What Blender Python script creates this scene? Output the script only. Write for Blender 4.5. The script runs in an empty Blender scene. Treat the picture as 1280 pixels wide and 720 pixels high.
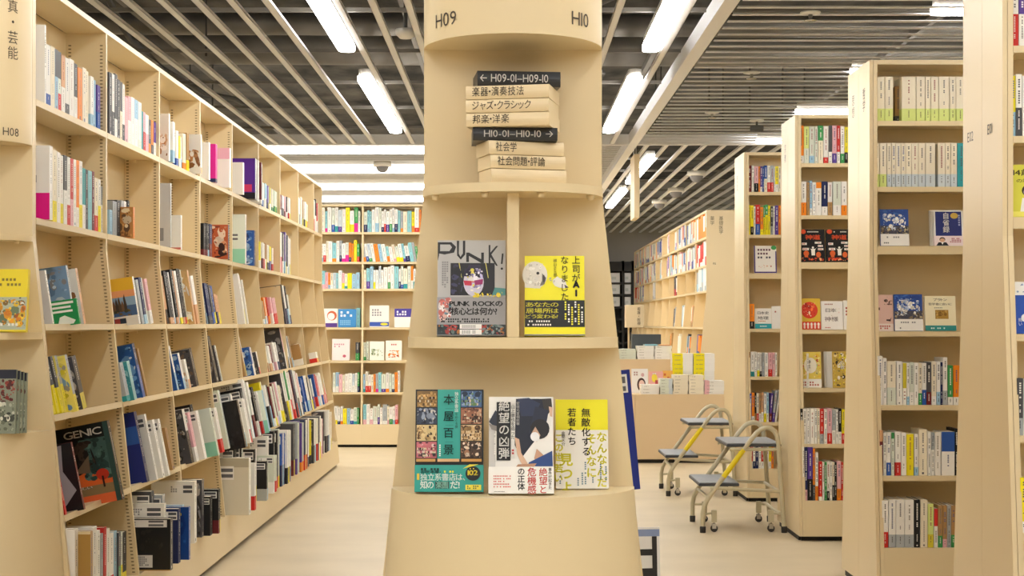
import bpy, math, random
from mathutils import Matrix, Vector

sc = bpy.context.scene
C = sc.collection
PI = math.pi
R = math.radians

# ---------------------------------------------------------------- camera, exposure
F, VX, HY, EYE = 1960.0, 638.0, 405.0, 1.09
cam = bpy.data.cameras.new('camera')
cam.sensor_width = 36
cam.lens = 36 * F / 1280
cam.shift_x = (640 - VX) / 1280
cam.shift_y = (HY - 360) / 1280
cam.clip_start = 0.05
co = bpy.data.objects.new('camera', cam)
C.objects.link(co)
co.location = (0, 0, EYE)
co.rotation_euler = (R(90), 0, 0)
sc.camera = co
sc.view_settings.view_transform = 'Standard'
sc.view_settings.look = 'None'
sc.view_settings.gamma = 1
sc.view_settings.use_curve_mapping = False
sc.view_settings.exposure = 0.82
LAMP = 15.0            # emission of the ceiling lamps
sc.cycles.use_denoising = True
sc.cycles.max_bounces = 8
sc.cycles.diffuse_bounces = 5
sc.cycles.sample_clamp_indirect = 6
w = bpy.data.worlds.new('world')
sc.world = w
w.use_nodes = True
w.node_tree.nodes['Background'].inputs[0].default_value = (1, .97, .92, 1)
w.node_tree.nodes['Background'].inputs[1].default_value = 0.35

# ---------------------------------------------------------------- colours and materials
def lin(c):
    c /= 255
    return c / 12.92 if c <= .04045 else ((c + .055) / 1.055) ** 2.4
def hx(s):
    return tuple(lin(int(s[i:i + 2], 16)) for i in (0, 2, 4))
PAL = {'W': 'f1efe9', 'C': 'efe6cf', 'K': '161618', 'N': '1c2858', 'B': '2b56a8', 'L': '9cc4dc', 'T': '2f9da3', 'G': '3f9a54',
       'Y': 'f2e21c', 'O': 'ef8a1d', 'R': 'cf2f28', 'M': '6e2026', 'P': 'e6b3bb', 'H': 'e0249a', 'V': '5b3f96', 'S': 'aab0b4',
       'D': '4b4b4e', 'E': 'b08a58', 'A': 'd8e58a', 'I': 'd9e0d2', 'Q': 'c9d4da', 'U': 'd6c83a', 'J': '8fcad2', 'X': '0c0c0c', 'F': 'd9a679'}
PAL = {k: hx(v) for k, v in PAL.items()}
WORD = {'W': 'white', 'C': 'cream', 'K': 'black', 'N': 'navy', 'B': 'blue', 'L': 'sky-blue', 'T': 'teal', 'G': 'green', 'Y': 'yellow',
        'O': 'orange', 'R': 'red', 'M': 'maroon', 'P': 'pink', 'H': 'magenta', 'V': 'purple', 'S': 'grey', 'D': 'charcoal', 'E': 'tan',
        'A': 'lime', 'I': 'off-white', 'Q': 'blue-grey', 'U': 'mustard', 'J': 'aqua', 'F': 'tan'}
PAGE = hx('ece4d0')

def mat(name, col=(.5, .5, .5), rough=.5, metal=0, spec=.5, attr=False, emit=None, noise=None, coat=0):
    m = bpy.data.materials.new(name)
    m.use_nodes = True
    nt = m.node_tree
    b = nt.nodes['Principled BSDF']
    b.inputs['Base Color'].default_value = (*col, 1)
    b.inputs['Roughness'].default_value = rough
    b.inputs['Metallic'].default_value = metal
    b.inputs['Specular IOR Level'].default_value = spec
    b.inputs['Coat Weight'].default_value = coat
    if attr:
        a = nt.nodes.new('ShaderNodeAttribute')
        a.attribute_name = 'Col'
        nt.links.new(a.outputs['Color'], b.inputs['Base Color'])
    if emit:
        b.inputs['Emission Color'].default_value = (*emit[0], 1)
        b.inputs['Emission Strength'].default_value = emit[1]
    if noise:
        sx, sy, sz, detail, c2 = noise
        tc = nt.nodes.new('ShaderNodeTexCoord')
        mp = nt.nodes.new('ShaderNodeMapping')
        mp.inputs['Scale'].default_value = (sx, sy, sz)
        n = nt.nodes.new('ShaderNodeTexNoise')
        n.inputs['Scale'].default_value = 1
        n.inputs['Detail'].default_value = detail
        cr = nt.nodes.new('ShaderNodeValToRGB')
        cr.color_ramp.elements[0].position = .3
        cr.color_ramp.elements[1].position = .72
        cr.color_ramp.elements[0].color = (*col, 1)
        cr.color_ramp.elements[1].color = (*c2, 1)
        nt.links.new(tc.outputs['Object'], mp.inputs[0])
        nt.links.new(mp.outputs[0], n.inputs['Vector'])
        nt.links.new(n.outputs['Fac'], cr.inputs[0])
        nt.links.new(cr.outputs[0], b.inputs['Base Color'])
    return m

BEIGE = hx('e3d0a8')
M_case = mat('beige_painted_steel', BEIGE, .38, noise=(1.5, 1.5, 1.5, 2, hx('e0cca2')))
M_plate = mat('beige_gloss_panel', BEIGE, .36, spec=.4, noise=(1.2, 1.2, 1.2, 2, hx('e1cda4')))
M_kick = mat('black_toe_kick', hx('1d1813'), .6)
M_slot = mat('slot_dark', hx('7d6c50'), .7)
M_print = mat('printed_paper', attr=True, rough=.5, spec=.35)
M_gloss = mat('glossy_printed_cover', attr=True, rough=.32, spec=.35)
M_text = mat('dark_brown_lettering', hx('4a4036'), .5)
M_white = mat('white_lettering', hx('f3f0ea'), .5)
M_signblk = mat('black_sign_paint', hx('26282c'), .4)
M_signbg = mat('beige_sign_paint', hx('e6d2ab'), .4)
M_slat = mat('ceiling_slat_paint', hx('eff1f6'), .5)
M_slab = mat('sprayed_rockwool', hx('12110f'), .95, noise=(3.6, 2.2, 2, 10, hx('6a655a')))
M_duct = mat('galvanised_duct', hx('8a8680'), .5, metal=.6, noise=(3, 3, 3, 3, hx('6c6963')))
M_rail = mat('grey_ceiling_rail', hx('77726a'), .6)
M_dark = mat('dark_steel', hx('37352f'), .6)
M_lamp = mat('lamp_diffuser', (1, 1, 1), .5, emit=((1, .975, .935), LAMP))
M_strip = mat('strip_diffuser', (1, 1, 1), .5, emit=((1, .975, .935), 5.5))
M_lamph = mat('lamp_housing', hx('d8d4cc'), .5)
M_stool = mat('stool_tube_paint', hx('c9c0a2'), .35)
M_yel = mat('yellow_tape', hx('f0d916'), .45)
M_tread = mat('grey_rubber_tread', hx('a6abb1'), .5, noise=(60, 60, 60, 2, hx('989da3')))
M_treadedge = mat('dark_grey_edge', hx('43464c'), .5)
M_rub = mat('dark_rubber', hx('33302e'), .6)
M_chrome = mat('chrome', hx('d0d0d0'), .2, metal=1)
M_wall = mat('grey_wall_paint', hx('a09c94'), .8)
M_wallw = mat('warm_white_wall', hx('e8dfcc'), .8)
M_panel = mat('tan_laminate', hx('e4cba4'), .42, noise=(2, 2, 2, 2, hx('e1c79e')))
M_blackcab = mat('black_cabinet', hx('1c1b1a'), .5)
M_dome = mat('white_plastic', hx('e8e6e0'), .4)
M_lens = mat('smoked_lens', hx('85858a'), .2)
# floor: pale vinyl with long soft streaks
M_floor = mat('beige_vinyl_floor', hx('d0bf9f'), .4, noise=(2.2, 3.5, 1, 6, hx('dccbab')))

# ---------------------------------------------------------------- mesh builder
class MB:
    def __init__(s):
        s.v, s.f, s.c, s.m, s.sm = [], [], [], [], []
    def face(s, pts, col=None, mi=0, smooth=False):
        n = len(s.v)
        s.v += [tuple(p) for p in pts]
        s.f.append(tuple(range(n, n + len(pts))))
        s.c.append(col or (.8, .8, .8)); s.m.append(mi); s.sm.append(smooth)
    def poly(s, verts, faces, col=None, mi=0, smooth=False):
        n = len(s.v)
        s.v += [tuple(p) for p in verts]
        for f in faces:
            s.f.append(tuple(n + i for i in f))
            s.c.append(col or (.8, .8, .8)); s.m.append(mi); s.sm.append(smooth)
    def box(s, x0, x1, y0, y1, z0, z1, col=None, mi=0, M=None):
        P = [(x, y, z) for z in (z0, z1) for y in (y0, y1) for x in (x0, x1)]
        if M: P = [M @ Vector(p) for p in P]
        s.poly(P, [(0, 2, 3, 1), (4, 5, 7, 6), (0, 1, 5, 4), (2, 6, 7, 3), (0, 4, 6, 2), (1, 3, 7, 5)], col, mi)
    def prism(s, pts, fn, col=None, mi=0, smooth=False):
        """pts: 2-D outline (counter-clockwise seen from side b); fn(p, side) -> 3-D point for side 0/1."""
        n = len(pts)
        V = [fn(p, 0) for p in pts] + [fn(p, 1) for p in pts]
        s.poly(V, [tuple(range(n))[::-1], tuple(range(n, 2 * n))], col, mi)
        s.poly(V, [(i, (i + 1) % n, n + (i + 1) % n, n + i) for i in range(n)], col, mi, smooth)
    def tube(s, path, r, n=10, col=None, mi=0, caps=True):
        path = [Vector(p) for p in path]
        rings = []
        up = Vector((0, 1, 0.001))
        for i, p in enumerate(path):
            a = path[max(i - 1, 0)]; b = path[min(i + 1, len(path) - 1)]
            t = (b - a).normalized()
            u = t.cross(up)
            if u.length < 1e-3: u = t.cross(Vector((1, 0, 0)))
            u.normalize(); v = t.cross(u)
            rings.append([p + (u * math.cos(2 * PI * k / n) + v * math.sin(2 * PI * k / n)) * r for k in range(n)])
        V = [q for rg in rings for q in rg]
        Fs = [(i * n + k, i * n + (k + 1) % n, (i + 1) * n + (k + 1) % n, (i + 1) * n + k) for i in range(len(rings) - 1) for k in range(n)]
        s.poly(V, Fs, col, mi, True)
        if caps:
            s.poly(rings[0], [tuple(range(n))[::-1]], col, mi); s.poly(rings[-1], [tuple(range(n))], col, mi)
    def lathe(s, prof, c=(0, 0, 0), n=20, col=None, mi=0):
        V = [(c[0] + r * math.cos(2 * PI * k / n), c[1] + r * math.sin(2 * PI * k / n), c[2] + z) for r, z in prof for k in range(n)]
        Fs = [(i * n + k, i * n + (k + 1) % n, (i + 1) * n + (k + 1) % n, (i + 1) * n + k) for i in range(len(prof) - 1) for k in range(n)]
        s.poly(V, Fs, col, mi, True)
    def build(s, name, mats, parent=None, M=None, bevel=0, link=True):
        me = bpy.data.meshes.new(name)
        me.from_pydata(s.v, [], s.f)
        if not isinstance(mats, (list, tuple)): mats = [mats]
        for m in mats: me.materials.append(m)
        me.polygons.foreach_set('material_index', s.m)
        me.polygons.foreach_set('use_smooth', s.sm)
        if any(m in (M_print, M_gloss) for m in mats):
            at = me.color_attributes.new('Col', 'FLOAT_COLOR', 'CORNER')
            buf = []
            for p, c in zip(me.polygons, s.c): buf += [*c, 1.0] * p.loop_total
            at.data.foreach_set('color', buf)
        me.update()
        o = bpy.data.objects.new(name, me)
        C.objects.link(o)
        if parent: o.parent = parent
        if M is not None: o.matrix_local = M
        if bevel:
            b = o.modifiers.new('edge', 'BEVEL'); b.width = bevel; b.segments = 2; b.limit_method = 'ANGLE'; b.angle_limit = R(40)
        return o

def thing(name, label, cat, M=None, group=None):
    o = bpy.data.objects.new(name, None)
    C.objects.link(o)
    o.empty_display_size = .05
    if M is not None: o.matrix_local = M
    return tag(o, label, cat, group)
def tag(o, label, cat, group=None):
    o['label'] = label; o['category'] = cat
    if group: o['group'] = group
    return o
def struct(o):
    o['kind'] = 'structure'
    return o
def T(x, y, z): return Matrix.Translation((x, y, z))
def RZ(a): return Matrix.Rotation(R(a), 4, 'Z')
def RX(a): return Matrix.Rotation(R(a), 4, 'X')
def RY(a): return Matrix.Rotation(R(a), 4, 'Y')

# ---------------------------------------------------------------- lettering (built-in font, turned into flat mesh)
GL = {}
def glyph(ch, bold=0):
    k = (ch, bold)
    if k not in GL:
        cu = bpy.data.curves.new('g', 'FONT')
        cu.body = ch; cu.resolution_u = 3; cu.offset = bold
        o = bpy.data.objects.new('g', cu)
        C.objects.link(o)
        bpy.context.view_layer.update()
        me = bpy.data.meshes.new_from_object(o.evaluated_get(bpy.context.evaluated_depsgraph_get()))
        V = [(v.co.x, v.co.y) for v in me.vertices]
        GL[k] = (V, [tuple(p.vertices) for p in me.polygons], (min((x for x, y in V), default=0), max((x for x, y in V), default=.3)),
                 (min((y for x, y in V), default=0), max((y for x, y in V), default=.7)))
        bpy.data.objects.remove(o); bpy.data.curves.remove(cu); bpy.data.meshes.remove(me)
    return GL[k]

class Surf:
    """A flat patch to print on: o = lower-left corner, u right, v up (unit), n outwards, W x H metres. Layers step outwards."""
    def __init__(s, mb, o, u, v, W, H, mi=0):
        s.mb, s.o, s.u, s.v, s.W, s.H, s.k, s.mi = mb, Vector(o), Vector(u).normalized(), Vector(v).normalized(), W, H, 1, mi
        s.n = s.u.cross(s.v).normalized()
    def P(s, a, b): return s.o + s.u * (a * s.W) + s.v * (b * s.H) + s.n * (.00012 * s.k)
    def rect(s, a0, b0, a1, b1, c):
        s.mb.face([s.P(a0, b0), s.P(a1, b0), s.P(a1, b1), s.P(a0, b1)], col(c), s.mi); s.k += 1
    def pol(s, pts, c):
        s.mb.face([s.P(a, b) for a, b in pts], col(c), s.mi); s.k += 1
    def ell(s, a, b, ra, rb, c, n=20, rot=0):
        cs, sn = math.cos(rot), math.sin(rot)
        q = []
        for i in range(n):
            x, y = ra * s.W * math.cos(2 * PI * i / n), rb * s.H * math.sin(2 * PI * i / n)
            q.append((a + (x * cs - y * sn) / s.W, b + (x * sn + y * cs) / s.H))
        s.pol(q, c)
    def gl(s, ch, x, y, sz, c, bold=0, rot=False, sx=1):
        V, Fc, xr, yr = glyph(ch)
        cc = col(c)
        if rot: V = [(q - .02, 1 - p - .1) for p, q in V]
        for dx, dy in (((-bold, 0), (bold, 0), (0, bold), (0, -bold)) if bold else ((0, 0),)):
            s.mb.poly([s.o + s.u * (x + (p + dx) * sz * sx) + s.v * (y + (q + dy) * sz) + s.n * (.00012 * s.k) for p, q in V], Fc, cc, s.mi)
    def htext(s, txt, a, b, size, c, bold=0, sx=1, gap=.06, width=None):
        """horizontal line; a,b = start and baseline as fractions, size in metres; width stretches it to that fraction of W"""
        adv, x = [], 0
        for ch in txt:
            if ch == ' ': adv.append(None); x += .35; continue
            _, _, xr, _ = glyph(ch)
            adv.append(x - xr[0]); x += xr[1] - xr[0] + gap
        if width: sx = width * s.W / (x * size)
        for ch, q in zip(txt, adv):
            if q is not None: s.gl(ch, a * s.W + q * size * sx, b * s.H, size, c, bold, False, sx)
        s.k += 1
    def vtext(s, txt, a, b, size, c, bold=0, pitch=1.0):
        """vertical column centred on a, top at b"""
        y = b * s.H - size * .9
        for ch in txt:
            if ch != ' ':
                _, _, xr, _ = glyph(ch)
                s.gl(ch, a * s.W - size * (xr[0] + xr[1]) / 2, y, size, c, bold, ch in 'ー')
            y -= size * pitch
        s.k += 1
    def scrib(s, a0, b0, a1, b1, nl, c, rng, vert=False, ch=None, fill=.7):
        """rows (or columns) of unreadably small print"""
        for i in range(nl):
            if vert:
                wc = (a1 - a0) / nl; x0 = a0 + i * wc + wc * .15; x1 = x0 + wc * fill
                step = wc * s.W / s.H; n = max(1, int((b1 - b0) / step * rng.uniform(.75, 1)))
                for j in range(n):
                    if rng.random() < .85: s.mb.face([s.P(x0, b1 - (j + .85) * step), s.P(x1, b1 - (j + .85) * step), s.P(x1, b1 - (j + .2) * step), s.P(x0, b1 - (j + .2) * step)], col(c), s.mi)
            else:
                hc = (b1 - b0) / nl; y0 = b1 - (i + 1) * hc + hc * .15; y1 = y0 + hc * fill
                step = hc * s.H / s.W; n = max(1, int((a1 - a0) / step * rng.uniform(.75, 1)))
                for j in range(n):
                    if rng.random() < .85: s.mb.face([s.P(a0 + (j + .15) * step, y0), s.P(a0 + (j + .8) * step, y0), s.P(a0 + (j + .8) * step, y1), s.P(a0 + (j + .15) * step, y1)], col(c), s.mi)
        s.k += 1
    def blobs(s, a0, b0, a1, b1, n, cols, rng, rmin=.03, rmax=.1):
        """printed picture: many patches of ink, big ones first"""
        rs = sorted((rmin * .3 + (rmax * 1.15 - rmin * .3) * rng.random() ** 2.6 for i in range(int(n * 2.2))), reverse=True)
        for r in rs:
            a, b = rng.uniform(a0, a1), rng.uniform(b0, b1)
            ra = min(r, a - a0 + .004, a1 - a + .004); rb = min(r * s.W / s.H * rng.uniform(.5, 1.6), b - b0 + .004, b1 - b + .004)
            c = col(rng.choice(cols)); q = rng.uniform(.8, 1.2)
            s.ell(a, b, max(ra, .004), max(rb, .003), tuple(min(1, x * q) for x in c), 7, rng.uniform(-.4, .4))
            s.k -= .93
        s.k += 1
    def shelves(s, a0, b0, a1, b1, rows, n, cols, rng):
        """a picture of book shelves"""
        hb = (b1 - b0) / rows
        for i in range(rows):
            x = a0
            while x < a1 - .004:
                w_ = rng.uniform(.6, 1.5) * (a1 - a0) / n
                y0 = b0 + i * hb
                s.mb.face([s.P(x, y0 + hb * .12), s.P(min(x + w_ * .85, a1), y0 + hb * .12), s.P(min(x + w_ * .85, a1), y0 + hb * rng.uniform(.6, .92)), s.P(x, y0 + hb * rng.uniform(.6, .92))], col(rng.choice(cols)), s.mi)
                x += w_
        s.k += 1
def col(c):
    return PAL[c] if isinstance(c, str) and c in PAL else hx(c) if isinstance(c, str) else c
def dark(c):
    c = col(c)
    return .3 * c[0] + .59 * c[1] + .11 * c[2] < .22

# ================================================================ THE ROOM
def slab(name, x0, x1, y0, y1, z0, z1, m):
    b = MB(); b.box(x0, x1, y0, y1, z0, z1)
    return struct(b.build(name, m))
HC = EYE + 1.42                      # underside of the slatted ceiling
slab('floor', -7, 9, -9, 25, -.1, 0, M_floor)
slab('ceiling', -7, 9, -9, 25, HC + .85, HC + .95, M_slab)
slab('wall_back', -7, 9, 24.6, 24.7, 0, HC + .85, M_wall)
slab('wall_left', -7.1, -7, -9, 24.7, 0, HC + .85, M_wallw)
slab('wall_right', 9, 9.1, -9, 24.7, 0, HC + .85, M_wallw)
slab('wall_front', -7, 9, -9.1, -9, 0, HC + .85, M_wallw)

def slats(name, axis, a0, a1, b0, b1, pitch, w=.034, h=.016, off=0):
    """thin inverted channels: running along `axis` from a0 to a1, set out across from b0 to b1"""
    mb = MB(); n = int((b1 - b0) / pitch)
    for i in range(n + 1):
        c = b0 + off + i * pitch
        if c > b1: break
        if axis == 'y':
            mb.box(c - w / 2, c + w / 2, a0, a1, HC, HC + .002)
            mb.box(c - w / 2, c - w / 2 + .002, a0, a1, HC, HC + h); mb.box(c + w / 2 - .002, c + w / 2, a0, a1, HC, HC + h)
        else:
            mb.box(a0, a1, c - w / 2, c + w / 2, HC, HC + .002)
            mb.box(a0, a1, c - w / 2, c - w / 2 + .002, HC, HC + h); mb.box(a0, a1, c + w / 2 - .002, c + w / 2, HC, HC + h)
    return struct(mb.build(name, M_slat))
PX = .154
LX, RXL, BX, YE = -.845, .724, .97, 12.37
slats('ceiling_slats', 'y', -8.8, YE, LX - PX / 2 - PX * 34, LX - PX / 2 - .01, PX)
slats('ceiling_slats', 'y', -8.8, YE, LX + PX / 2, RXL - PX / 2 - .005, (RXL - LX - PX) / 9)
slats('ceiling_slats', 'y', -8.8, YE, RXL + PX / 2, BX - .07, PX)
slats('ceiling_slats', 'x', BX + .05, 8.8, -8.8, YE, .165, .036, .005)
slats('ceiling_slats', 'x', -6.8, BX - .05, YE + .14, 24.4, .11, .036, .005)
slats('ceiling_slats', 'y', YE + .12, 24.4, BX + .12, 8.8, PX)
mb = MB(); mb.box(BX - .035, BX + .035, -8.8, 24.4, HC - .005, HC + .08); struct(mb.build('ceiling_trim', M_slat))
mb = MB(); mb.box(-6.8, 8.8, YE + .02, YE + .08, HC - .003, HC + .08); struct(mb.build('ceiling_trim', M_slat))
mb = MB()
for i in range(29): mb.box(-6.8, 8.8, -8.2 + i * 1.12, -8.18 + i * 1.12, HC + .07, HC + .09)
for i in range(11): mb.box(-6.6 + i * 1.5, -6.57 + i * 1.5, -8.8, 24.4, HC + .3, HC + .34)
struct(mb.build('ceiling_rails', M_rail))
rng = random.Random(5)
mb = MB()
for i in range(60):
    x, y = rng.uniform(-5, 4), rng.uniform(3, 13)
    if any(abs(x - q) < .25 for q in (-2.1, -.3, .5)): continue
    mb.tube([(x, y, HC + .08), (x, y, HC + .85)], .006, 5)
struct(mb.build('ceiling_hangers', M_dark))
for i, (y, z, r) in enumerate(((5.6, .42, .1), (7.4, .5, .16), (9.3, .38, .07), (10.8, .52, .14))):
    mb = MB(); mb.tube([(-5.5, y, HC + z), (5, y + .25, HC + z)], r, 16)
    tag(mb.build('ventilation_duct', M_duct), ['thin', 'wide', 'slim', 'stout'][i] + ' round duct above ceiling slats, ' + ['nearest', 'second', 'third', 'farthest'][i] + ' from the front', 'duct')
for i, (x, y0, y1) in enumerate(((-2.1, 2, 12), (-.3, 2, 12), (.5, 3, 12))):
    mb = MB()
    p = [(x + .12 * math.sin(k * .9 + i), y0 + (y1 - y0) * k / 16, HC + .2 + .04 * math.sin(k * 1.7 + i * 2)) for k in range(17)]
    mb.tube(p, .018, 7)
    tag(mb.build('cable', M_dark), 'dark sagging cable in the ceiling void ' + ['over the left-hand bookcase', 'behind the tower header', 'beside the right-hand lamp row'][i], 'cable')

# ---------------------------------------------------------------- lamps
def lamp(x, y0, y1, label, axis='y', x1=None, w=.085, m=None):
    M = T(x, (y0 + y1) / 2, HC - .01)
    t = thing('ceiling_lamp', label, 'ceiling light', M, 'linear ceiling lamps')
    L = (y1 - y0) / 2 if axis == 'y' else (x1 - x) / 2
    def bx(mb, hw, l, z0, z1):
        # rounded ends
        pts = [(hw * math.cos(a), l - hw + hw * math.sin(a)) for a in [PI * k / 8 for k in range(9)]] + \
              [(-hw * math.cos(a), -l + hw - hw * math.sin(a)) for a in [PI * k / 8 for k in range(9)]]
        if axis == 'y': mb.prism(pts, lambda p, s: (p[0], p[1], (z0, z1)[s]))
        else: mb.prism([(p[1], -p[0]) for p in pts], lambda p, s: (p[0] + L, p[1], (z0, z1)[s]))
    a = MB(); bx(a, w / 2, L, 0, .03); a.build('diffuser', m or M_lamp, t)
    a = MB(); bx(a, w / 2 * .9, L - .01, .031, .07); a.build('housing', M_lamph, t)
ordw = ['first', 'second', 'third', 'fourth', 'fifth', 'sixth', 'seventh', 'eighth', 'ninth', 'tenth', 'eleventh', 'twelfth', 'thirteenth', 'fourteenth',
        'fifteenth', 'sixteenth', 'seventeenth', 'eighteenth', 'nineteenth', 'twentieth', 'twenty-first', 'twenty-second', 'twenty-third', 'twenty-fourth', 'twenty-fifth', 'twenty-sixth', 'twenty-seventh', 'twenty-eighth', 'twenty-ninth', 'thirtieth', 'thirty-first', 'thirty-second', 'thirty-third', 'thirty-fourth', 'thirty-fifth']
near = ['over the camera aisle', 'nearest visible', 'second visible']
for side, x in (('left-hand', LX), ('right-hand', RXL)):
    for i in range(5):
        y = -4.77 + 3.46 * i
        lamp(x, y, y + 2.53, f'long white lamp in the {side} aisle row, {ordw[i]} from the front', 'y')
for i in range(2): lamp(1.2, 13.38 + 3.28 * i, 15.8 + 3.28 * i, f'long white lamp beyond the cross beam, {ordw[i]} of its row')
for i in range(4):
    lamp(3.2, 13.4 + 2.9 * i, 15.6 + 2.9 * i, f'long white lamp behind the far tall bookcase, {ordw[i]} of its row')
for i in range(6):
    lamp(1.91, 3.74 + 1.68 * i, 0, f'crosswise lamp between right-hand bookcases, {ordw[i]} from the front', 'x', 4.4) if False else None
for i in range(7):
    yy = 2.06 + 1.69 * i
    lamp(1.91, yy - .04, yy + .04, f'white lamp running crosswise above right-hand bookcases, {ordw[i]} from the front', 'x', 4.4)
for i, yy in enumerate((12.75, 14.42, 16.25, 17.85, 19.6)):
    lamp(-4.5, yy, yy, f'broad white light strip crossing the ceiling at the back, {ordw[i]} from the front', 'x', .55, .5, M_strip)
for i in range(2):  # fill lamp rows added out of view to brighten the tower fronts
    for j, x in enumerate((-2.4, 2.3)):
        lamp(x, -4.9 + 3.3 * i, -2.37 + 3.3 * i, f'added unseen fill lamp above or behind the camera, {ordw[i]} of the ' + ('left-hand' if j == 0 else 'right-hand') + ' side row')
    lamp(-3.95, -4.9 + 3.3 * i, -2.37 + 3.3 * i, f'added unseen fill lamp above or behind the camera, {ordw[i]} of the outer left row')
    lamp(3.8, -4.9 + 3.3 * i, -2.37 + 3.3 * i, f'added unseen fill lamp above or behind the camera, {ordw[i]} of the outer right row')
    lamp(-.06, -4.9 + 3.3 * i, -2.37 + 3.3 * i, f'added unseen fill lamp above or behind the camera, {ordw[i]} of the middle row')
for i in range(3):
    lamp(-3.6, .5 + 3.8 * i, 3 + 3.8 * i, f'long white lamp behind the long left-hand bookcase, {ordw[i]} of its row')

# ================================================================ SHELVING
FL = .101            # outward flare per metre of height, below the kink
KN = .26             # kink height above the eye
def flare(h): return -FL * max(0, KN - h)

def bay(name, label, W, rows, top, M, depth=.155, tilts={}, last=False, slots=False, group=None, lip={}, kickh=(-1.065)):
    """one bay of shelving in a local frame: x along the case, front towards -y, z = height above the eye (floor at -EYE)"""
    t = thing(name, label, 'bookcase', M, group)
    th = .016
    prof = [(0, top), (0, KN), (flare(-1.065), -1.065), (depth, -1.065), (depth, top)]
    kick = [(flare(-1.0) + .03, -1.065), (flare(-1.0) + .03, -EYE), (depth, -EYE), (depth, -1.065)]
    def upright(x):
        a = MB()
        a.prism(prof, lambda p, s: (x + th * s, p[0], p[1]))
        if slots:
            for f_y in (0, 1):
                h = top - .06
                while h > -.98:
                    fr = flare(h) + .012
                    for xx, sg in ((x - .0006, -1), (x + th + .0006, 1)):
                        y = fr if f_y == 0 else depth - .03
                        a.face([(xx, y, h), (xx, y + .010, h), (xx, y + .010, h - .0042), (xx, y, h - .0042)], mi=1)
                    h -= .0125
        a.build('upright', [M_case, M_slot], t)
    upright(0)
    if last: upright(W)
    x0, x1 = th + .0004, W - .0004
    a = MB(); a.box(x0, x1, depth - .012, depth, -1.06, top - .02)
    a.build('back_panel', M_case, t)
    a = MB(); a.box(x0, x1, 0, depth - .0125, top - .018, top); a.build('top_panel', M_case, t)
    for i, h in enumerate(rows[:-1]):
        ti = tilts.get(i, 0)
        f = flare(h)
        a = MB()
        lp = lip.get(i, .02)
        dd = depth - .014 - f
        S = T(0, f, h) @ RX(-ti)
        a.box(x0, x1, .0121, dd / math.cos(R(ti)) - .004, -.012, 0, M=S)
        a.box(x0, x1, -.001, .012, -lp, 0, M=S)
        # small brackets that carry the board
        for xx in (x0 + .002, x1 - .012):
            for yy in (.02, dd - .05):
                a.box(xx, xx + .01, yy, yy + .012, -.022, -.012, M=S)
        a.build('shelf', M_case, t)
    h = rows[-1]
    f = flare(h)
    a = MB(); a.box(x0, x1, f + .013, depth - .0125, h - .015, h); a.build('bottom_shelf', M_case, t)
    a = MB()
    a.prism([(f, h), (flare(-1.065), -1.065), (flare(-1.065) + .012, -1.065), (f + .012, h)], lambda p, s: ((x0, x1)[s], p[0], p[1]))
    a.build('base_panel', M_case, t)
    a = MB(); a.prism(kick, lambda p, s: ((0, W)[s], p[0], p[1])); a.build('toe_kick', M_kick, t)
    return t

RL = [.688, .325, 0, -.278, -.585, -.90]
TL = {2: 8, 3: 11, 4: 11}
XL = 1.45
FRL = T(-XL, 0, EYE) @ RZ(90)       # local x = world Y
Y0L = 4.78
BAYL = []
for k in range(9):
    y = 4.775 + .848 * k
    W = .848 if k < 8 else .50
    BAYL.append((y, y + W))
    bay('bookcase', f'beige shelving bay of the long left-hand bookcase, {ordw[k]} from the front' + (', narrow end bay' if k == 8 else ''), W, RL, 1.06,
        T(-XL, y, EYE) @ RZ(90), tilts=TL, last=k == 8, slots=k < 5, group='bays of the long left-hand bookcase')
RR = [.82, .554, .315, -.03, -.325, -.605, -.888]
XR = 1.45
YR = [4.62, 6.33, 7.99, 9.735]
DR = .2
TOPR = 1.066
def end_plate(y, label, texts, k):
    """flat painted end panel of a double-sided case, facing -x"""
    t = thing('bookcase_end_board', label, 'end panel', T(XR, y + DR, EYE), 'end panels of the right-hand bookcases')
    a = MB()
    pts = [(-DR, TOPR), (-DR, KN), (-DR + flare(-1.065) , -1.065), (DR - flare(-1.065), -1.065), (DR, KN), (DR, TOPR)]
    a.prism(pts, lambda p, s: ((0, .014)[s], p[0], p[1]))
    a.build('panel', M_plate, t, bevel=.002)
    a = MB(); a.box(.004, .014, -.28, .28, -EYE, -1.066); a.build('toe_kick', M_kick, t)
    for kind, txt, a_, h, sz in texts:
        l = MB()
        S = Surf(l, (-.0006, DR, -1), (0, -1, 0), (0, 0, 1), 2 * DR, 2)
        if kind == 'h': S.htext(txt, a_, (h + 1) / 2, sz, '4a4036')
        else: S.vtext(txt, a_, (h + 1) / 2, sz, '4a4036')
        l.build('lettering', M_text, t)
ET = [[('h', 'E02', .13, .487, .05), ('h', 'E01', .62, .487, .05), ('v', '文芸', .2, .97, .06), ('v', '文庫', .75, .97, .06)],
      [('v', '思想', .2, .96, .06), ('v', '哲学', .76, 1.0, .06), ('h', 'E03', .16, .49, .045), ('h', 'E04', .66, .49, .045)],
      [('v', '宗教', .25, .9, .05), ('h', 'E05', .16, .49, .045), ('h', 'E06', .66, .49, .045)],
      [('v', '歴史', .25, .9, .05), ('h', 'E07', .16, .49, .045)]]
ET = [[('h', 'E02', .12, .575, .044), ('h', 'E01', .64, .575, .044)], [('v', '思想', .25, .97, .05), ('v', '哲学', .75, .97, .05)], [('v', '宗教', .3, .95, .05)], [('v', '歴史', .3, .95, .05)]]
BKN = ['nearest', 'second', 'third', 'fourth']
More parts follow.
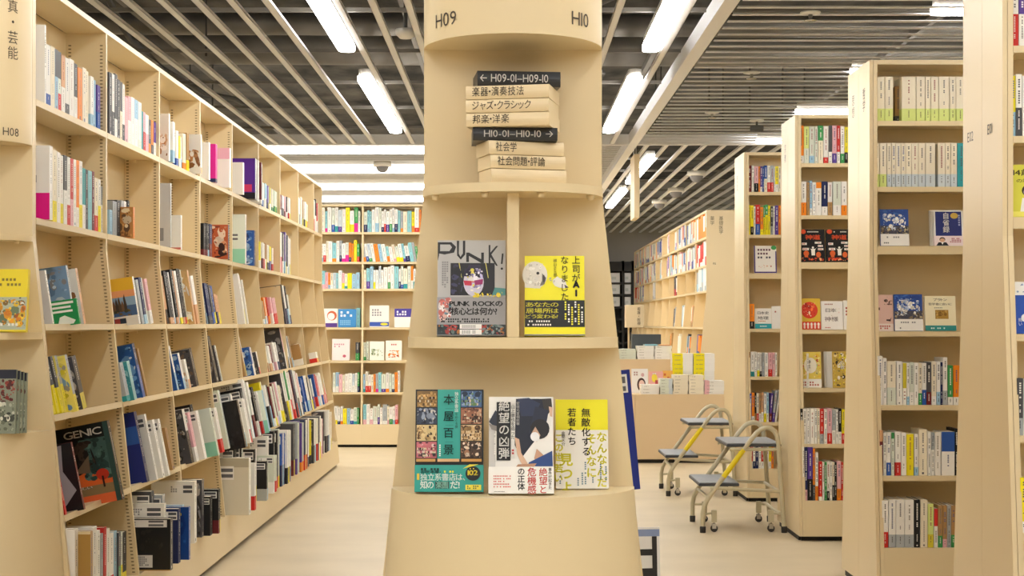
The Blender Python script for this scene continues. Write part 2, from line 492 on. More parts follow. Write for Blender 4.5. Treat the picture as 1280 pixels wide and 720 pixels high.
for k, y in enumerate(YR):
    end_plate(y, f'glossy beige end panel of the {BKN[k]} right-hand bookcase' + (', lettered E02 and E01' if k == 0 else ''), ET[k], k)
    for j in range(2):
        bay('bookcase', f'beige bookcase bay facing the camera, {BKN[k]} right-hand case, ' + ('aisle end' if j == 0 else 'inner bay'), .9, RR, TOPR,
            T(XR + .0155 + .9 * j, y, EYE), depth=DR - .001, last=j == 1, lip={2: .034}, slots=False, group='bays of the right-hand bookcases')
        bay('bookcase', f'beige bookcase bay facing away, {BKN[k]} right-hand case, ' + ('aisle end' if j == 0 else 'inner bay'), .9, RR, TOPR,
            T(XR + .0155 + .9 * (j + 1), y + 2 * DR + .0006, EYE) @ RZ(180), depth=DR - .001, last=j == 0, group='bays of the right-hand bookcases')
YB = 13.98
for k in range(3):
    bay('bookcase', 'beige bookcase bay against the back, ' + ['behind the end of the long left case', 'in the gap beside the tower', 'hidden mostly by the tower'][k], .85, RR, TOPR,
        T(-2.175 + .85 * k, YB, EYE), depth=.2, last=k == 2, group='bays of the back bookcase')
# far tall double case on the right, with its own end panel
XM, YM = 1.835, 14.7
for k in range(10):
    bay('bookcase', f'pale bay of the far medical bookcase, {ordw[k]} from its end panel', .855, RR, TOPR,
        T(XM, YM + .855 * (k + 1), EYE) @ RZ(-90), last=k == 0, group='bays of the far medical bookcase')
t = thing('bookcase_end_board', 'tall pale end panel of the far medical bookcase behind the book table', 'end panel', T(XM + .17, YM - .034, EYE))
a = MB()
hw = .172
a.prism([(-hw, TOPR), (-hw, KN), (-hw + flare(-1.065), -1.065), (hw - flare(-1.065), -1.065), (hw, KN), (hw, TOPR)], lambda p, s: (p[0], (0, .014)[1 - s], p[1]))
a.build('panel', M_plate, t)
a = MB(); a.box(-.3, .3, .002, .014, -EYE, -1.066); a.build('toe_kick', M_kick, t)
for kind, txt, a_, h_, sz in (('v', '基礎医学', .40, 1.01, .042), ('v', '薬学', .16, 1.01, .042), ('v', '看護', .92, 1.01, .042), ('h', 'F15', .18, .555, .028), ('h', 'F16', .8, .555, .028)):
    l = MB()
    S = Surf(l, (-hw, -.0006, -1), (1, 0, 0), (0, 0, 1), 2 * hw, 2.07)
    if kind == 'v': S.vtext(txt, a_, (1 + h_) / 2.07, sz, '4a4036')
    else: S.htext(txt, a_, (1 + h_) / 2.07, sz, '4a4036')
    l.build('lettering', M_text, t)

# centre case that stands behind the tower
for side in (-1, 1):
    for k in range(3):
        M = T(-.165, 3.13 + .85 * k, EYE) @ RZ(-90) @ T(-.85, 0, 0) if side < 0 else T(.165, 3.13 + .85 * k, EYE) @ RZ(90)
        bay('bookcase', f'beige bay of the centre bookcase behind the tower, {ordw[k]} on its ' + ('left-hand' if side < 0 else 'right-hand') + ' face', .85, RR, TOPR, M, last=(k == 0 if side < 0 else k == 2),
            group='bays of the centre bookcase')

# ================================================================ TOWERS (rounded end units)
def half_ellipse(hw, dp, n=28):
    return [(-hw * math.cos(PI * i / n), -dp * math.sin(PI * i / n)) for i in range(n + 1)]
def tower(label, cx, y, texts, divider, M_=M_plate):
    t = thing('bookcase_end_tower', label, 'end unit', T(cx, y, EYE), 'rounded end towers')
    hw0 = .1757
    hwf = lambda h: hw0 + .108 * max(0, KN - h)
    a = MB()
    a.prism([(-hw0, 1.25), (-hw0, KN), (-hwf(-1.08), -EYE), (hwf(-1.08), -EYE), (hw0, KN), (hw0, 1.25)], lambda p, s: (p[0], (.018, 0)[s], p[1]))
    a.build('back_panel', M_plate, t, bevel=.0015)
    def extr(name, hwd, dp, z0, z1, scale0=1, m=M_plate, bev=.002):
        a = MB()
        o = half_ellipse(hwd, dp)
        a.prism(o, lambda p, s: (p[0] * (scale0 if s == 0 else 1), p[1] * (scale0 if s == 0 else 1) - .0004, (z0, z1)[s]), smooth=True)
        return a.build(name, m, t, bevel=bev)
    hd = extr('header', hw0, .185, .541, 1.25)
    for kind, txt, ang, h, sz in texts:
        l = MB()
        # letters wrapped around the curved header
        cur = ang
        for i, ch in enumerate(txt):
            if kind == 'h':
                V, Fc, xr, yr = glyph(ch)
                q = []
                for (px, py) in V:
                    s_ = cur + (px - xr[0]) * sz
                    th = s_ / .18
                    q.append((math.sin(th) * (hw0 + .0012), -math.cos(th) * (.185 + .0012), h + py * sz))
                l.poly(q, Fc)
                cur += (xr[1] - xr[0] + .1) * sz
            else:
                V, Fc, xr, yr = glyph(ch)
                q = []
                for (px, py) in V:
                    th = (ang + (px - .46) * sz) / .18
                    q.append((math.sin(th) * (hw0 + .0012), -math.cos(th) * (.185 + .0012), h - (i + .85) * sz * 1.12 + py * sz))
                l.poly(q, Fc)
        l.build('lettering', M_text, hd)
    s1 = extr('shelf', hw0 + .002, .165, .249, .266)
    pg = MB()
    for px in (-.15, -.053, .053, .15):
        dy = .165 * math.sqrt(1 - (px / .1777) ** 2) - .02
        pg.lathe([(0, -.010), (.006, -.009), (.008, 0), (0, 0)], (px, -dy, .249), 12)
    pg.build('shelf_peg', M_case, s1)
    extr('shelf', hwf(-.035), .172, -.046, -.0256)
    if divider:
        a = MB(); a.box(-.0115, .0115, -.12, -.001, -.0252, .2486); a.build('divider', M_case, t)
    hb = hwf(-.321) + .001
    extr('base_drum', hb, .215, -EYE, -.321, (hb + .058) / hb)
    return t
TC = T(.005, 3.10, EYE)
tower('tall cream tower marked H09 and H10 in the centre', .005, 3.10, (('h', 'H09', -.178, .565, .037), ('h', 'H10', .122, .565, .037)), True)
tower('cream tower marked H08 at the front of the left-hand bookcase', -1.625, 4.755, (('h', 'H08', .145, .558, .034), ('v', '写真・芸能', .178, 1.012, .041)), False)

# sign that looks like a stack of books, on the tower's upper ledge
sg = thing('shelf_guide_sign', 'sign shaped like a stack of black and cream books on the tower ledge', 'sign', T(0, 0, EYE))
def sign_book(x0, x1, h0, h1, yf, yaw, dep, txt, black, ta, tw, pivot_left):
    """a solid block shaped like a closed book with a rounded spine; x0..x1 front edge"""
    W, Hh = x1 - x0, h1 - h0
    px = x0 if pivot_left else x1
    M = T(px, yf, h0) @ RZ(yaw) @ T(0 if pivot_left else -W, 0, 0)
    a = MB()
    n = 6
    pr = [(0, 0)] + [(-.0035 * math.sin(PI * i / n), Hh * i / n) for i in range(1, n)] + [(0, Hh), (dep, Hh), (dep, 0)]
    a.prism(pr, lambda p, s: ((0, W)[s], p[0], p[1]))
    o = a.build('sign_book', M_signblk if black else M_signbg, sg, M, bevel=.0012)
    o['label'] = 'black painted sign book' if black else 'cream painted sign book'
    if txt:
        l = MB()
        S = Surf(l, (0, -.0037, 0), (1, 0, 0), (0, 0, 1), W, Hh)
        S.htext(txt, ta, .27, Hh * .74, 'f3f0ea' if black else '4a4036', 0.004, gap=.1, width=tw)
        l.build('lettering', M_white if black else M_text, o)
YS = 2.985
def PXX(px, Y): return (px - VX) * Y / F
def PH(py, Y): return (HY - py) * Y / F
hs = [PH(y, YS) for y in (228.0, 211.8, 194.6, 177.0, 160.3, 143.3, 126.5, 109.3, 90.3)]
hs[0] = .2666
g = .0008
sign_book(PXX(614, YS), PXX(712, YS), hs[0], hs[1] - g, YS - .03, 17, .085, '', False, 0, 0, True)
sign_book(PXX(613, YS), PXX(711, YS), hs[1], hs[2] - g, YS - .03, 17, .085, '社会問題・評論', False, .09, .64, True)
sign_book(PXX(611, YS), PXX(709, YS), hs[2], hs[3] - g, YS - .03, 17, .085, '社会学', False, .09, .28, True)
sign_book(PXX(591.5, YS), PXX(696.7, YS), hs[3], hs[4] - g, YS - .02, 3, .1, 'H10-01–H10-10 →', True, .13, .83, True)
sign_book(PXX(581.5, YS), PXX(686, YS), hs[4], hs[5] - g, YS - .05, -11, .12, '邦楽・洋楽', False, .08, .45, False)
sign_book(PXX(581, YS), PXX(685, YS), hs[5], hs[6] - g, YS - .05, -11, .12, 'ジャズ・クラシック', False, .08, .72, False)
sign_book(PXX(581, YS), PXX(685.5, YS), hs[6], hs[7] - g, YS - .05, -11, .12, '楽器・演奏技法', False, .08, .63, False)
sign_book(PXX(597, YS), PXX(701, YS), hs[7], hs[8], YS - .02, 6, .1, '← H09-01–H09-10', True, .03, .83, True)

# ================================================================ BOOKS
def jit(c, rng, a=.05):
    c = col(c)
    k = 1 + rng.uniform(-a, a)
    return tuple(min(1, x * k) for x in c)

def spine_book(name, t, h, d, c, rng, M, band=None, bandf=.3, top=None, topf=.25, slip=False, art=None, plain=False, sidec=None, gloss=False):
    """a book standing with its spine to -y: one mesh of boards, page block, printed spine"""
    a = MB()
    c0 = jit(c, rng)
    k = min(.0016, t * .2)
    sc_ = jit(sidec, rng) if sidec else c0
    a.box(0, k, 0, d, 0, h, sc_); a.box(t - k, t, 0, d, 0, h, sc_); a.box(k, t - k, 0, k, 0, h, c0)
    a.box(k, t - k, k, d - .002, .0015, h - .0015, PAGE)
    S = Surf(a, (0, 0, 0), (1, 0, 0), (0, 0, 1), t, h)
    if band:
        S.rect(-.004, 0, 1.004, bandf, band)
        for sx, u in ((0, (0, -1, 0)), (t, (0, 1, 0))):
            q = Surf(a, (sx, d if sx == 0 else 0, 0), u, (0, 0, 1), d, h); q.rect(0, 0, 1, bandf, band)
    if top: S.rect(0, 1 - topf, 1, 1, top)
    if not plain and t > .0035:
        ink = 'f3f0e8' if dark(c) else rng.choice(['55555a', '6a6a6c', '4c5884', '9a4a48', '7a756c'])
        if t > .006:
            wd = min(.55, .0068 / t)
            a0 = .5 - wd / 2
            b1 = .93 - (topf if top else 0); b0 = max((bandf + .04) if band else .1, b1 - rng.uniform(.3, .62))
            S.scrib(a0, b0, a0 + wd, b1, 1, ink, rng, True, fill=.8)
            if b0 - (bandf if band else .05) > .2: S.scrib(.5 - wd * .36, (bandf if band else .05) + .05, .5 + wd * .36, b0 - .06, 1, ink, rng, True, fill=.75)
            if band and bandf > .12: S.scrib(.5 - wd * .35, .05, .5 + wd * .35, bandf - .04, 1, 'f3f0e8' if dark(band) else '403c38', rng, True)
            elif rng.random() < .4: S.rect(.38, .03, .62, .03 + .24 * t / h, ink)
        else:
            S.rect(.38, .4, .62, .88, ink)
    if art or slip:
        Q = Surf(a, (0, d, 0), (0, -1, 0), (0, 0, 1), d, h); Q.k = 3
        if art: art(Q, rng)
        if slip:
            Q.rect(.42, .80, .97, .95, 'f4f2ee'); Q.rect(.74, .885, .95, .935, '5a5a5e'); Q.rect(.74, .815, .95, .86, '5a5a5e'); Q.scrib(.45, .82, .7, .93, 3, '9a9a9e', rng)
    return a.build(name, M_gloss if gloss else M_print, None, M)

def face_book(name, w, t, h, draw, rng, M, base='W', label=None, cat='book', group=None, spine='r', spinec=None, band=None, gloss=False, back=None):
    """a book shown face out (front to -y), standing on its back bottom edge; parts: cover, page_block and, where given, paper_band"""
    o = thing(name, label, cat, M, group)
    m = M_gloss if gloss else M_print
    k = min(.0018, t * .2)
    cb, cs = col(base), col(spinec or base)
    a = MB()
    a.box(-w / 2, w / 2, -t, -t + k, 0, h, cb); a.box(-w / 2, w / 2, -k, 0, 0, h, cb)
    if spine == 'r': a.box(w / 2 - k, w / 2, -t + k, -k, 0, h, cs)
    else: a.box(-w / 2, -w / 2 + k, -t + k, -k, 0, h, cs)
    S = Surf(a, (-w / 2, -t, 0), (1, 0, 0), (0, 0, 1), w, h)
    draw(S, rng)
    a.build('cover', m, o)
    p = MB()
    p.box(-w / 2 + (.002 if spine == 'r' else k + .0002), w / 2 - (k + .0002 if spine == 'r' else .002), -t + k + .0002, -k - .0002, .002, h - .002, PAGE)
    p.build('page_block', M_print, o)
    if band:
        frac, bc, bdraw = band
        b = MB()
        e = .0006
        b.box(-w / 2 - e, w / 2 + e, -t - e - .0018, -t - .0017, 0, h * frac, col(bc))
        b.box(w / 2 + .0001, w / 2 + e, -t - .0017, 0, 0, h * frac, col(bc)); b.box(-w / 2 - e, -w / 2 - .0001, -t - .0017, 0, 0, h * frac, col(bc))
        SB = Surf(b, (-w / 2, -t - e - .0018, 0), (1, 0, 0), (0, 0, 1), w, h * frac)
        bdraw(SB, rng)
        b.build('paper_band', m, o)
    return o

def LBL(s):
    s = ' '.join(s.split())
    return s[0].upper() + s[1:] if False else s

# ---- five books on the tower
rng = random.Random(11)
def fb_at(x0, x1, ytop, ybot, Y, hb, tilt, t):
    """real size and place of a face-out book whose front bottom edge is at depth Y, resting at height hb"""
    w = (x1 - x0) * Y / F
    h = (ybot - ytop) * Y / F / math.cos(R(tilt)) * 1.0
    X = ((x0 + x1) / 2 - VX) * Y / F
    return w, h, T(X, Y + t, EYE + hb + .0006) @ RX(-tilt)
def d_hyakkei(S, r):
    S.rect(0, 0, 1, 1, '15191b')
    S.rect(.325, .32, .66, 1, '35a79c')
    cols_ = [['8a6a3c', 'b58b50', '3a2414', 'd9b070'], ['3a4256', '8a94a8', '1d2230', 'd5d2cc'], ['d8c08c', '5a3c20', 'b09060', '2a1a10'], ['c06a74', '2a2a30', 'e0c4c0', '4c2430']]
    cr = [['4a6a9a', '8fa4c8', '20304a', '6a8a5a'], ['a06a50', '6a4434', 'c49a7c', '2e1c14'], ['caa878', '8a6a40', '4a3018', 'e2cba0'], ['4a3424', '2a1c14', 'a8785a', 'd8c0a8']]
    for i in range(4):
        b1 = .985 - i * .167; b0 = b1 - .157
        for a0, a1, cc in ((.02, .315, cols_[i]), (.67, .975, cr[i])):
            S.rect(a0, b0, a1, b1, cc[0])
            S.blobs(a0 + .01, b0 + .006, a1 - .01, b1 - .006, 26, cc, r, .012, .05)
            if (i, a0 > .5) in ((0, False), (0, True), (1, True), (2, True), (3, False)): S.shelves(a0 + .01, b0 + .01, a1 - .01, b1 - .05, 3, 14, cc + [cc[0], 'd8c8a8'], r)
    S.rect(.02, .29, .3, .318, 'c89a58'); S.rect(.33, .29, .65, .318, 'd8b080'); S.rect(.68, .29, .975, .318, 'c8934c')
    for i, ch in enumerate('本屋百景'): S.vtext(ch, .49, .955 - i * .163, .021, '10302e', .01)
    for i in range(3): S.rect(.44, .807 - i * .163, .56, .809 - i * .163, '10302e')
    S.vtext('独立系書店', .605, .975, .0078, 'eef6f2', .01); S.vtext('をめぐる旅', .605, .77, .006, '10302e', .005); S.scrib(.35, .33, .38, .46, 1, 'eef6f2', r, True)
def b_hyakkei(S, r):
    S.rect(0, 0, 1, 1, '2f9f95')
    S.htext('独立系書店は、', .08, .44, .0145, 'f4f8f4', .012, width=.66); S.htext('知の', .08, .14, .016, 'f4f8f4', .025, width=.2)
    S.rect(.3, .12, .5, .38, '20302e'); S.htext('楽園', .31, .15, .014, '8fc8b8', .02, width=.18); S.htext('だ!', .52, .14, .016, 'f4f8f4', .025, width=.14)
    S.rect(.03, .44, .065, .68, 'e8c23a'); S.scrib(.08, .78, .42, .9, 1, '143430', r); S.htext('名物「本屋」', .08, .7, .006, '143430', .01, width=.3); S.scrib(.42, .7, .62, .8, 1, 'e8e23a', r)
    S.ell(.85, .68, .11, .27, '14181a', 24); S.htext('102', .775, .62, .013, 'f0dc3c', .03, width=.15); S.scrib(.8, .83, .9, .89, 1, 'f0dc3c', r)
    S.rect(.74, .06, .97, .26, 'e8dc4a'); S.scrib(.76, .09, .95, .24, 2, '4a6a3a', r)
    S.pol([(.70, .86), (.80, 1.02), (.93, 1.02), (.86, .96)], 'e8dc4a')
def d_kyoudan(S, r):
    S.rect(0, 0, 1, 1, 'eceae6')
    S.rect(0, .27, .1, .78, 'c8c6c4')
    # crouching man in a dark suit, a second man behind
    S.pol([(.42, .98), (.88, .98), (.98, .9), (.9, .8), (.86, .66), (.66, .50), (.5, .36), (.40, .5)], '1c2233')
    S.pol([(.44, .98), (.62, .99), (.8, .93), (.7, .8), (.5, .8)], '2a3350')
    S.pol([(.82, .98), (.97, .985), (.985, .88), (.92, .82), (.86, .86)], '35302e'); S.pol([(.93, .9), (.99, .89), (.985, .79), (.95, .80)], 'd8b49a')
    S.pol([(.72, .9), (.93, .86), (.9, .75), (.8, .66), (.62, .62)], '232a40')
    S.ell(.79, .665, .15, .105, '211f22', 16, -.3); S.pol([(.66, .62), (.72, .69), (.80, .60), (.74, .53)], 'caa58e'); S.ell(.715, .585, .07, .05, 'eeeef0', 14, .5)
    S.pol([(.40, .58), (.47, .56), (.5, .42), (.60, .31), (.52, .285), (.44, .40)], 'd9b398')
    S.pol([(.74, .46), (.84, .40), (.90, .33), (.80, .30), (.70, .36)], 'c99b80'); S.pol([(.62, .32), (.98, .44), (.99, .28), (.60, .28)], '2c4a86'); S.pol([(.45, .30), (.74, .31), (.7, .275), (.42, .275)], 'b98d70')
    S.pol([(0, .74), (.1, .86), (.2, .8), (.2, .68), (.08, .69)], '2a2f3e'); S.pol([(0, .72), (.2, .68), (.22, .62), (.04, .66)], '8c8682')
    S.rect(.12, .34, .335, .945, '141416')
    S.vtext('絶望の凶弾', .235, .965, .0215, 'f5f3ef', .014, 1.03)
    S.rect(.345, .36, .40, .93, 'dcdad6'); S.vtext('山上徹也を追った', .372, .92, .0082, '2e2e34', .015); S.scrib(.35, .36, .395, .46, 1, 'b03030', r, True)
    S.vtext('安倍元首相銃撃', .45, .95, .0064, 'd8d6d2', .01); S.scrib(.075, .36, .105, .62, 1, 'f0eeea', r, True)
def b_kyoudan(S, r):
    S.rect(0, 0, 1, 1, 'f3f1ec')
    S.vtext('絶望と', .84, .97, .0165, 'd8322c', .012, .98); S.vtext('危機感', .665, .99, .0175, 'd8322c', .012, .95); S.vtext('の正体', .5, .98, .0145, '2a2a2e', .02, .98)
    S.vtext('事件が起きた', .945, .97, .0068, '3a3a3e', .01)
    for i in range(5): S.scrib(.07, .62 - i * .1, .42 - (i == 2) * .15, .68 - i * .1, 1, 'd0453e', r)
    S.scrib(.08, .05, .25, .09, 1, '8a8a88', r)
def d_muteki(S, r):
    S.rect(0, 0, 1, 1, 'f0ede4')
    S.rect(0, .655, 1, 1, 'f0e81e')
    for i, (a, b, s, tx) in enumerate(((.88, .64, .021, 'なんなんだ'), (.68, .62, .021, 'そんなに'), (.2, .40, .026, '見つよ'), (.06, .62, .018, 'この世'), (.05, .28, .018, '若い'))):
        S.vtext(tx, a, b, s, 'eee646', .03, 1.05)
    S.vtext('無敵化する', .58, .905, .0182, '26261f', .012, 1.05); S.vtext('若者たち', .31, .905, .0178, '26261f', .012, 1.05)
    S.vtext('金間大介', .145, .64, .0075, '55544c', .004, .95)
    for a, b0, b1 in ((.56, .02, .30), (.5, .02, .18), (.70, .02, .13), (.85, .06, .28), (.95, .03, .25), (.42, .02, .12), (.08, .01, .14)): S.scrib(a - .02, b0, a + .02, b1, 1, '6a8a9a', r, True)
def d_punk(S, r):
    S.rect(0, 0, 1, 1, 'b9b8b8')
    S.rect(.19, .42, .84, .76, '1b1a22')
    k = '121214'
    S.pol([(.0, .98), (.2, .98), (.27, .93), (.24, .87), (.1, .85), (.02, .86), (.02, .84), (.0, .78), (-.0, .85)], k); S.pol([(.035, .955), (.18, .955), (.21, .925), (.17, .885), (.035, .885)], 'b9b8b8')
    S.pol([(.28, .995), (.315, .995), (.31, .86), (.335, .825), (.37, .86), (.37, .995), (.405, .995), (.405, .85), (.34, .795), (.285, .84)], k)
    S.pol([(.42, .77), (.42, .87), (.46, .87), (.64, .80), (.64, .87), (.68, .87), (.68, .76), (.64, .76), (.46, .835), (.46, .77)], k)
    S.pol([(.75, .73), (.75, .95), (.775, .95), (.775, .87), (.86, .94), (.89, .94), (.79, .85), (.885, .73), (.86, .73), (.775, .82), (.775, .73)], k)
    S.pol([(.93, .75), (.945, .86), (.97, .86), (.955, .75)], k); S.ell(.945, .70, .018, .012, k)
    S.scrib(.06, .46, .16, .78, 3, '8c8a8e', r, True)
    # painted face wearing red glasses
    S.ell(.53, .56, .15, .15, 'cfcbe0', 18); S.pol([(.38, .62), (.46, .74), (.62, .74), (.7, .6), (.66, .7), (.4, .7)], '2c2440')
    S.blobs(.4, .45, .66, .7, 26, ['e8e4f0', 'b8b0d8', 'f0ece8', '8f88b8', 'e8d860'], r, .015, .04)
    S.pol([(.38, .575), (.50, .57), (.50, .52), (.40, .525)], 'c22a48'); S.pol([(.54, .575), (.67, .59), (.66, .535), (.55, .525)], '9c2a6c'); S.rect(.49, .555, .55, .565, 'c22a48')
    for a in (.31, .70): S.pol([(a, .76), (a + .012, .76), (a + .05, .60), (a + .04, .60)], 'd8d070')
    S.blobs(.2, .43, .36, .74, 14, ['2c2a3a', '3c3858', '15141c'], r, .02, .05)
    S.pol([(.8, .42), (.84, .5), (1, .49), (1, .42)], '4d8a8a'); S.blobs(.52, .40, .95, .45, 14, ['e8d23a'], r, .012, .03)
    S.rect(0, 0, 1, .005, 'b9b8b8')
def b_punk(S, r):
    S.rect(0, 0, 1, 1, '9c9a9c'); S.blobs(.02, .35, .2, .98, 22, ['c8706a', 'd8b0a8', '6a8a9a', 'e0d8d8', '3a2a34'], r, .02, .06)
    S.htext('PUNK ROCKの', .18, .77, .0125, '17171a', .03, width=.78); S.htext('核心とは何か?', .2, .55, .0155, '17171a', .025, width=.68)
    S.scrib(.05, .33, .95, .45, 2, '2c2c30', r); S.rect(0, 0, 1, .28, '2b3438'); S.blobs(.02, .02, .98, .27, 40, ['a83a34', '20282c', '5c6e6a', '141a1c', '7c8a88', 'b07038'], r, .02, .07)
    S.rect(.33, .17, .65, .29, 'f0eeec'); S.rect(.33, .02, .65, .15, 'f0eeec'); S.scrib(.36, .19, .62, .27, 2, '8a8a8c', r); S.scrib(.36, .04, .62, .13, 2, '8a8a8c', r)
def d_ai(S, r):
    S.rect(0, 0, 1, 1, 'f4ec1c')
    S.ell(.17, .76, .21, .17, 'e9e6dc', 20); S.pol([(.0, .6), (.0, .86), (.3, .7), (.26, .59)], 'e6e2d8')
    S.blobs(.02, .62, .3, .9, 40, ['dcd8ce', 'f1eee6', 'cfcac0', 'efece4'], r, .012, .035)
    S.ell(.22, .78, .025, .018, '2a2826'); S.pol([(.29, .78), (.36, .72), (.33, .64), (.25, .62), (.29, .69)], '77736c'); S.ell(.32, .71, .02, .05, '403c38', 10)
    S.ell(.58, .66, .12, .06, 'e6e3d8', 14, -.35); S.pol([(.48, .70), (.55, .74), (.72, .62), (.66, .59), (.5, .62)], 'eceadf'); S.pol([(.66, .64), (.74, .60), (.68, .59)], '55514c'); S.blobs(.4, .66, .5, .72, 5, ['b8b4a8'], r, .01, .03)
    S.vtext('上司が', .86, 1.0, .0165, '2c2a1c', .01, 1.05); S.vtext('AI', .86, .70, .0175, '15140f', .06, .95); S.vtext('なりました', .67, 1.0, .0168, '2c2a1c', .006, 1.06); S.vtext('横山さ三郎', .51, .96, .0072, '5c5a2c', .004, .98)
def b_ai(S, r):
    S.rect(0, 0, 1, 1, '141412')
    for i, tx in enumerate(('あなたの', '居場所は', 'どう変わる?')): S.htext(tx, .02 if i < 2 else .01, (.76, .53, .335)[i], (.0106, .0106, .0085)[i], 'f2ea3c', .012, width=.55)
    S.scrib(.06, .17, .55, .26, 1, 'f4f2ea', r); S.scrib(.04, .04, .6, .13, 1, 'f4f2ea', r)
    for i, c in enumerate(('f2ea3c', 'f4f2ea', 'f2ea3c', 'f4f2ea', 'f2ea3c', 'f4f2ea')): S.scrib(.66 + i * .055, .03, .70 + i * .055, .97 - .1 * (i % 3), 1, c, r, True)
def tower_book(name, label, box, Y, hb, tilt, t, draw, base, spinec, band=None, gloss=True, yaw=0):
    w, h, M = fb_at(*box, Y, hb, tilt, t)
    return face_book(name, w, t, h, draw, rng, M @ RZ(yaw), base, label, 'book', 'books shown face out on the centre tower', 'r', spinec, band, gloss)
HB = -.321
tower_book('photo_book', 'dark photo-grid book with teal title strip on the tower base', (518.5, 604, 490, 617), 2.955, HB, 9, .026, d_hyakkei, '15191b', '15191b', (.26, '2f9f95', b_hyakkei))
tower_book('hardcover_book', 'white book with crouching man in dark suit, middle of the tower base', (611, 692, 499, 619), 2.93, HB, 9, .022, d_kyoudan, 'eceae6', '2a2a2c', (.275, 'f3f1ec', b_kyoudan))
tower_book('paperback', 'yellow and white slim paperback with vertical black title on the tower base', (695, 761, 502, 612), 3.03, HB, 13, .011, d_muteki, 'f0ede4', 'f0e81e', None, False)
tower_book('photo_book', 'silver book titled PUNK! with painted face on the tower middle shelf', (546.5, 632, 300, 420), 3.0, -.0256, 8, .02, d_punk, 'b9b8b8', '2a2a2c', (.40, '9c9a9c', b_punk))
def d_ai2(S, r):
    d_ai(S, r)
tower_book('paperback', 'bright yellow book with white parrot on the tower middle shelf', (656, 731, 319, 419.5), 3.0, -.0256, 8, .018, d_ai2, 'f4ec1c', 'f4ec1c', (.44, 'f2e93a', lambda S, r: (S.rect(0, 0, 1, .24, 'f4ec1c'), S.rect(0, 0, 1, .04, '8c8a84'), b_ai(Surf(S.mb, S.o + S.v * S.H * .24 + S.n * .0003, S.u, S.v, S.W, S.H * .76), r))))

def parse(it):
    p = it.split(',')
    x0, x1, yt = float(p[0]), float(p[1]), float(p[2])
    c = p[3].split('/')
    o = dict(x0=x0, x1=x1, yt=yt, c=c[0][0], band=None, bf=.3, top=None, tf=.25, p=0, l=0, d=None, slip=False, art=None, side=None)
    for q in c[1:]:
        if q[0] == '^': o['top'] = q[1]; o['tf'] = int(q[2:] or 25) / 100
        else: o['band'] = q[0]; o['bf'] = int(q[1:] or 30) / 100
    for q in p[4:]:
        if q == 'slip': o['slip'] = True
        elif q[:3] == 'art': o['art'] = q[3:]
        elif q[0] == 's': o['side'] = q[1]
        else: o[q[0]] = float(q[1:])
    return o

ARTS = {}
def art_blobs(*cols):
    def f(S, r):
        S.rect(0, 0, 1, 1, cols[0]); S.blobs(.04, .04, .96, .96, 34, cols, r, .05, .16)
    return f
def art_plain(c, *marks):
    def f(S, r):
        S.rect(0, 0, 1, 1, c)
        for m in marks: S.rect(*m)
    return f
def art_genic(S, r):
    S.rect(0, 0, 1, 1, '101413'); S.rect(.28, 0, 1, .12, 'e2693a'); S.rect(.3, .12, 1, .24, '8a7450'); S.rect(.3, .24, 1, .44, 'd8652e')
    S.rect(.55, .38, 1, .82, '3f5a54'); S.blobs(.5, .3, .98, .82, 24, ['2c4642', '4d6a62', '223633'], r, .03, .09)
    S.blobs(.3, .4, .7, .8, 20, ['191512', '2b201c', '3a3028'], r, .03, .1); S.pol([(.36, .42), (.62, .62), (.6, .40)], '6a5a48')
    S.ell(.78, .36, .10, .07, 'b83420'); S.rect(.76, .20, .79, .34, '2a1a14'); S.htext('GENIC', .30, .86, .034, 'e8e4d8', .01, width=.6)
    S.htext('美しい', .34, .21, .010, 'f0ece4', .01, width=.25); S.rect(.92, 0, 1, 1, '2f4a46')
def art_grey(S, r):
    S.rect(0, 0, 1, 1, '1a171b'); S.pol([(.3, .2), (.3, .95), (.85, .98), (.8, .6), (.95, .3), (.75, .1)], '9a98a0'); S.rect(0, 0, .18, 1, 'b23a2e'); S.blobs(.02, .04, .3, .95, 30, ['8a2a3a', 'd84a3c', '5a2440', 'c87a6a'], r, .02, .06)
def art_castle(S, r):
    S.rect(0, 0, 1, 1, '8fb0d0'); S.rect(0, .72, 1, 1, 'f2c23a'); S.rect(0, .60, 1, .74, 'f0a878'); S.rect(0, .2, 1, .42, '4a6a9a')
    for i in range(9): S.pol([(.14 + i * .07, .3), (.14 + i * .07, .44 + .13 * math.sin(i * 1.3 + .6) ** 2), (.175 + i * .07, .52 + .14 * math.sin(i * 1.3 + .6) ** 2), (.21 + i * .07, .44), (.21 + i * .07, .3)], ['5a4a3c', '7a5a44', '463a34'][i % 3])
    S.blobs(.1, .2, .85, .34, 18, ['6a5a40', '4a4a34', '8a6a48'], r, .03, .07); S.rect(0, 0, 1, .2, 'ece9e2'); S.rect(.2, .05, .7, .16, '2c3a4a'); S.rect(.42, .05, .55, .16, 'b04a40')
def art_ph(S, r):
    S.rect(0, 0, 1, 1, 'e8e4de'); S.blobs(.05, .1, .95, .6, 20, ['8a5a34', 'b07a4c', 'd8b898', 'f2ece4'], r, .06, .16)
def art_green(S, r):
    S.rect(0, 0, 1, 1, '1f9250'); S.rect(.3, .84, .92, .93, 'f2f2ee'); S.rect(.42, .68, .85, .76, 'f2f2ee'); S.rect(.35, .52, .88, .60, 'f2f2ee'); S.scrib(.04, .3, .28, .95, 5, 'bfe0c8', r)
    S.pol([(.5, .05), (.56, .34), (.68, .40), (.92, .18), (.86, .05)], 'e8efe8')
def art_fig(S, r):
    S.rect(0, 0, 1, 1, 'ecebe8'); S.rect(0, 0, 1, .36, 'e0168c'); S.rect(.15, .86, .6, .9, '7a7a7e'); S.rect(.15, .78, .6, .82, '7a7a7e'); S.rect(.2, .50, .7, .60, '8e8e92'); S.scrib(.2, .12, .8, .24, 1, 'a0407a', r)
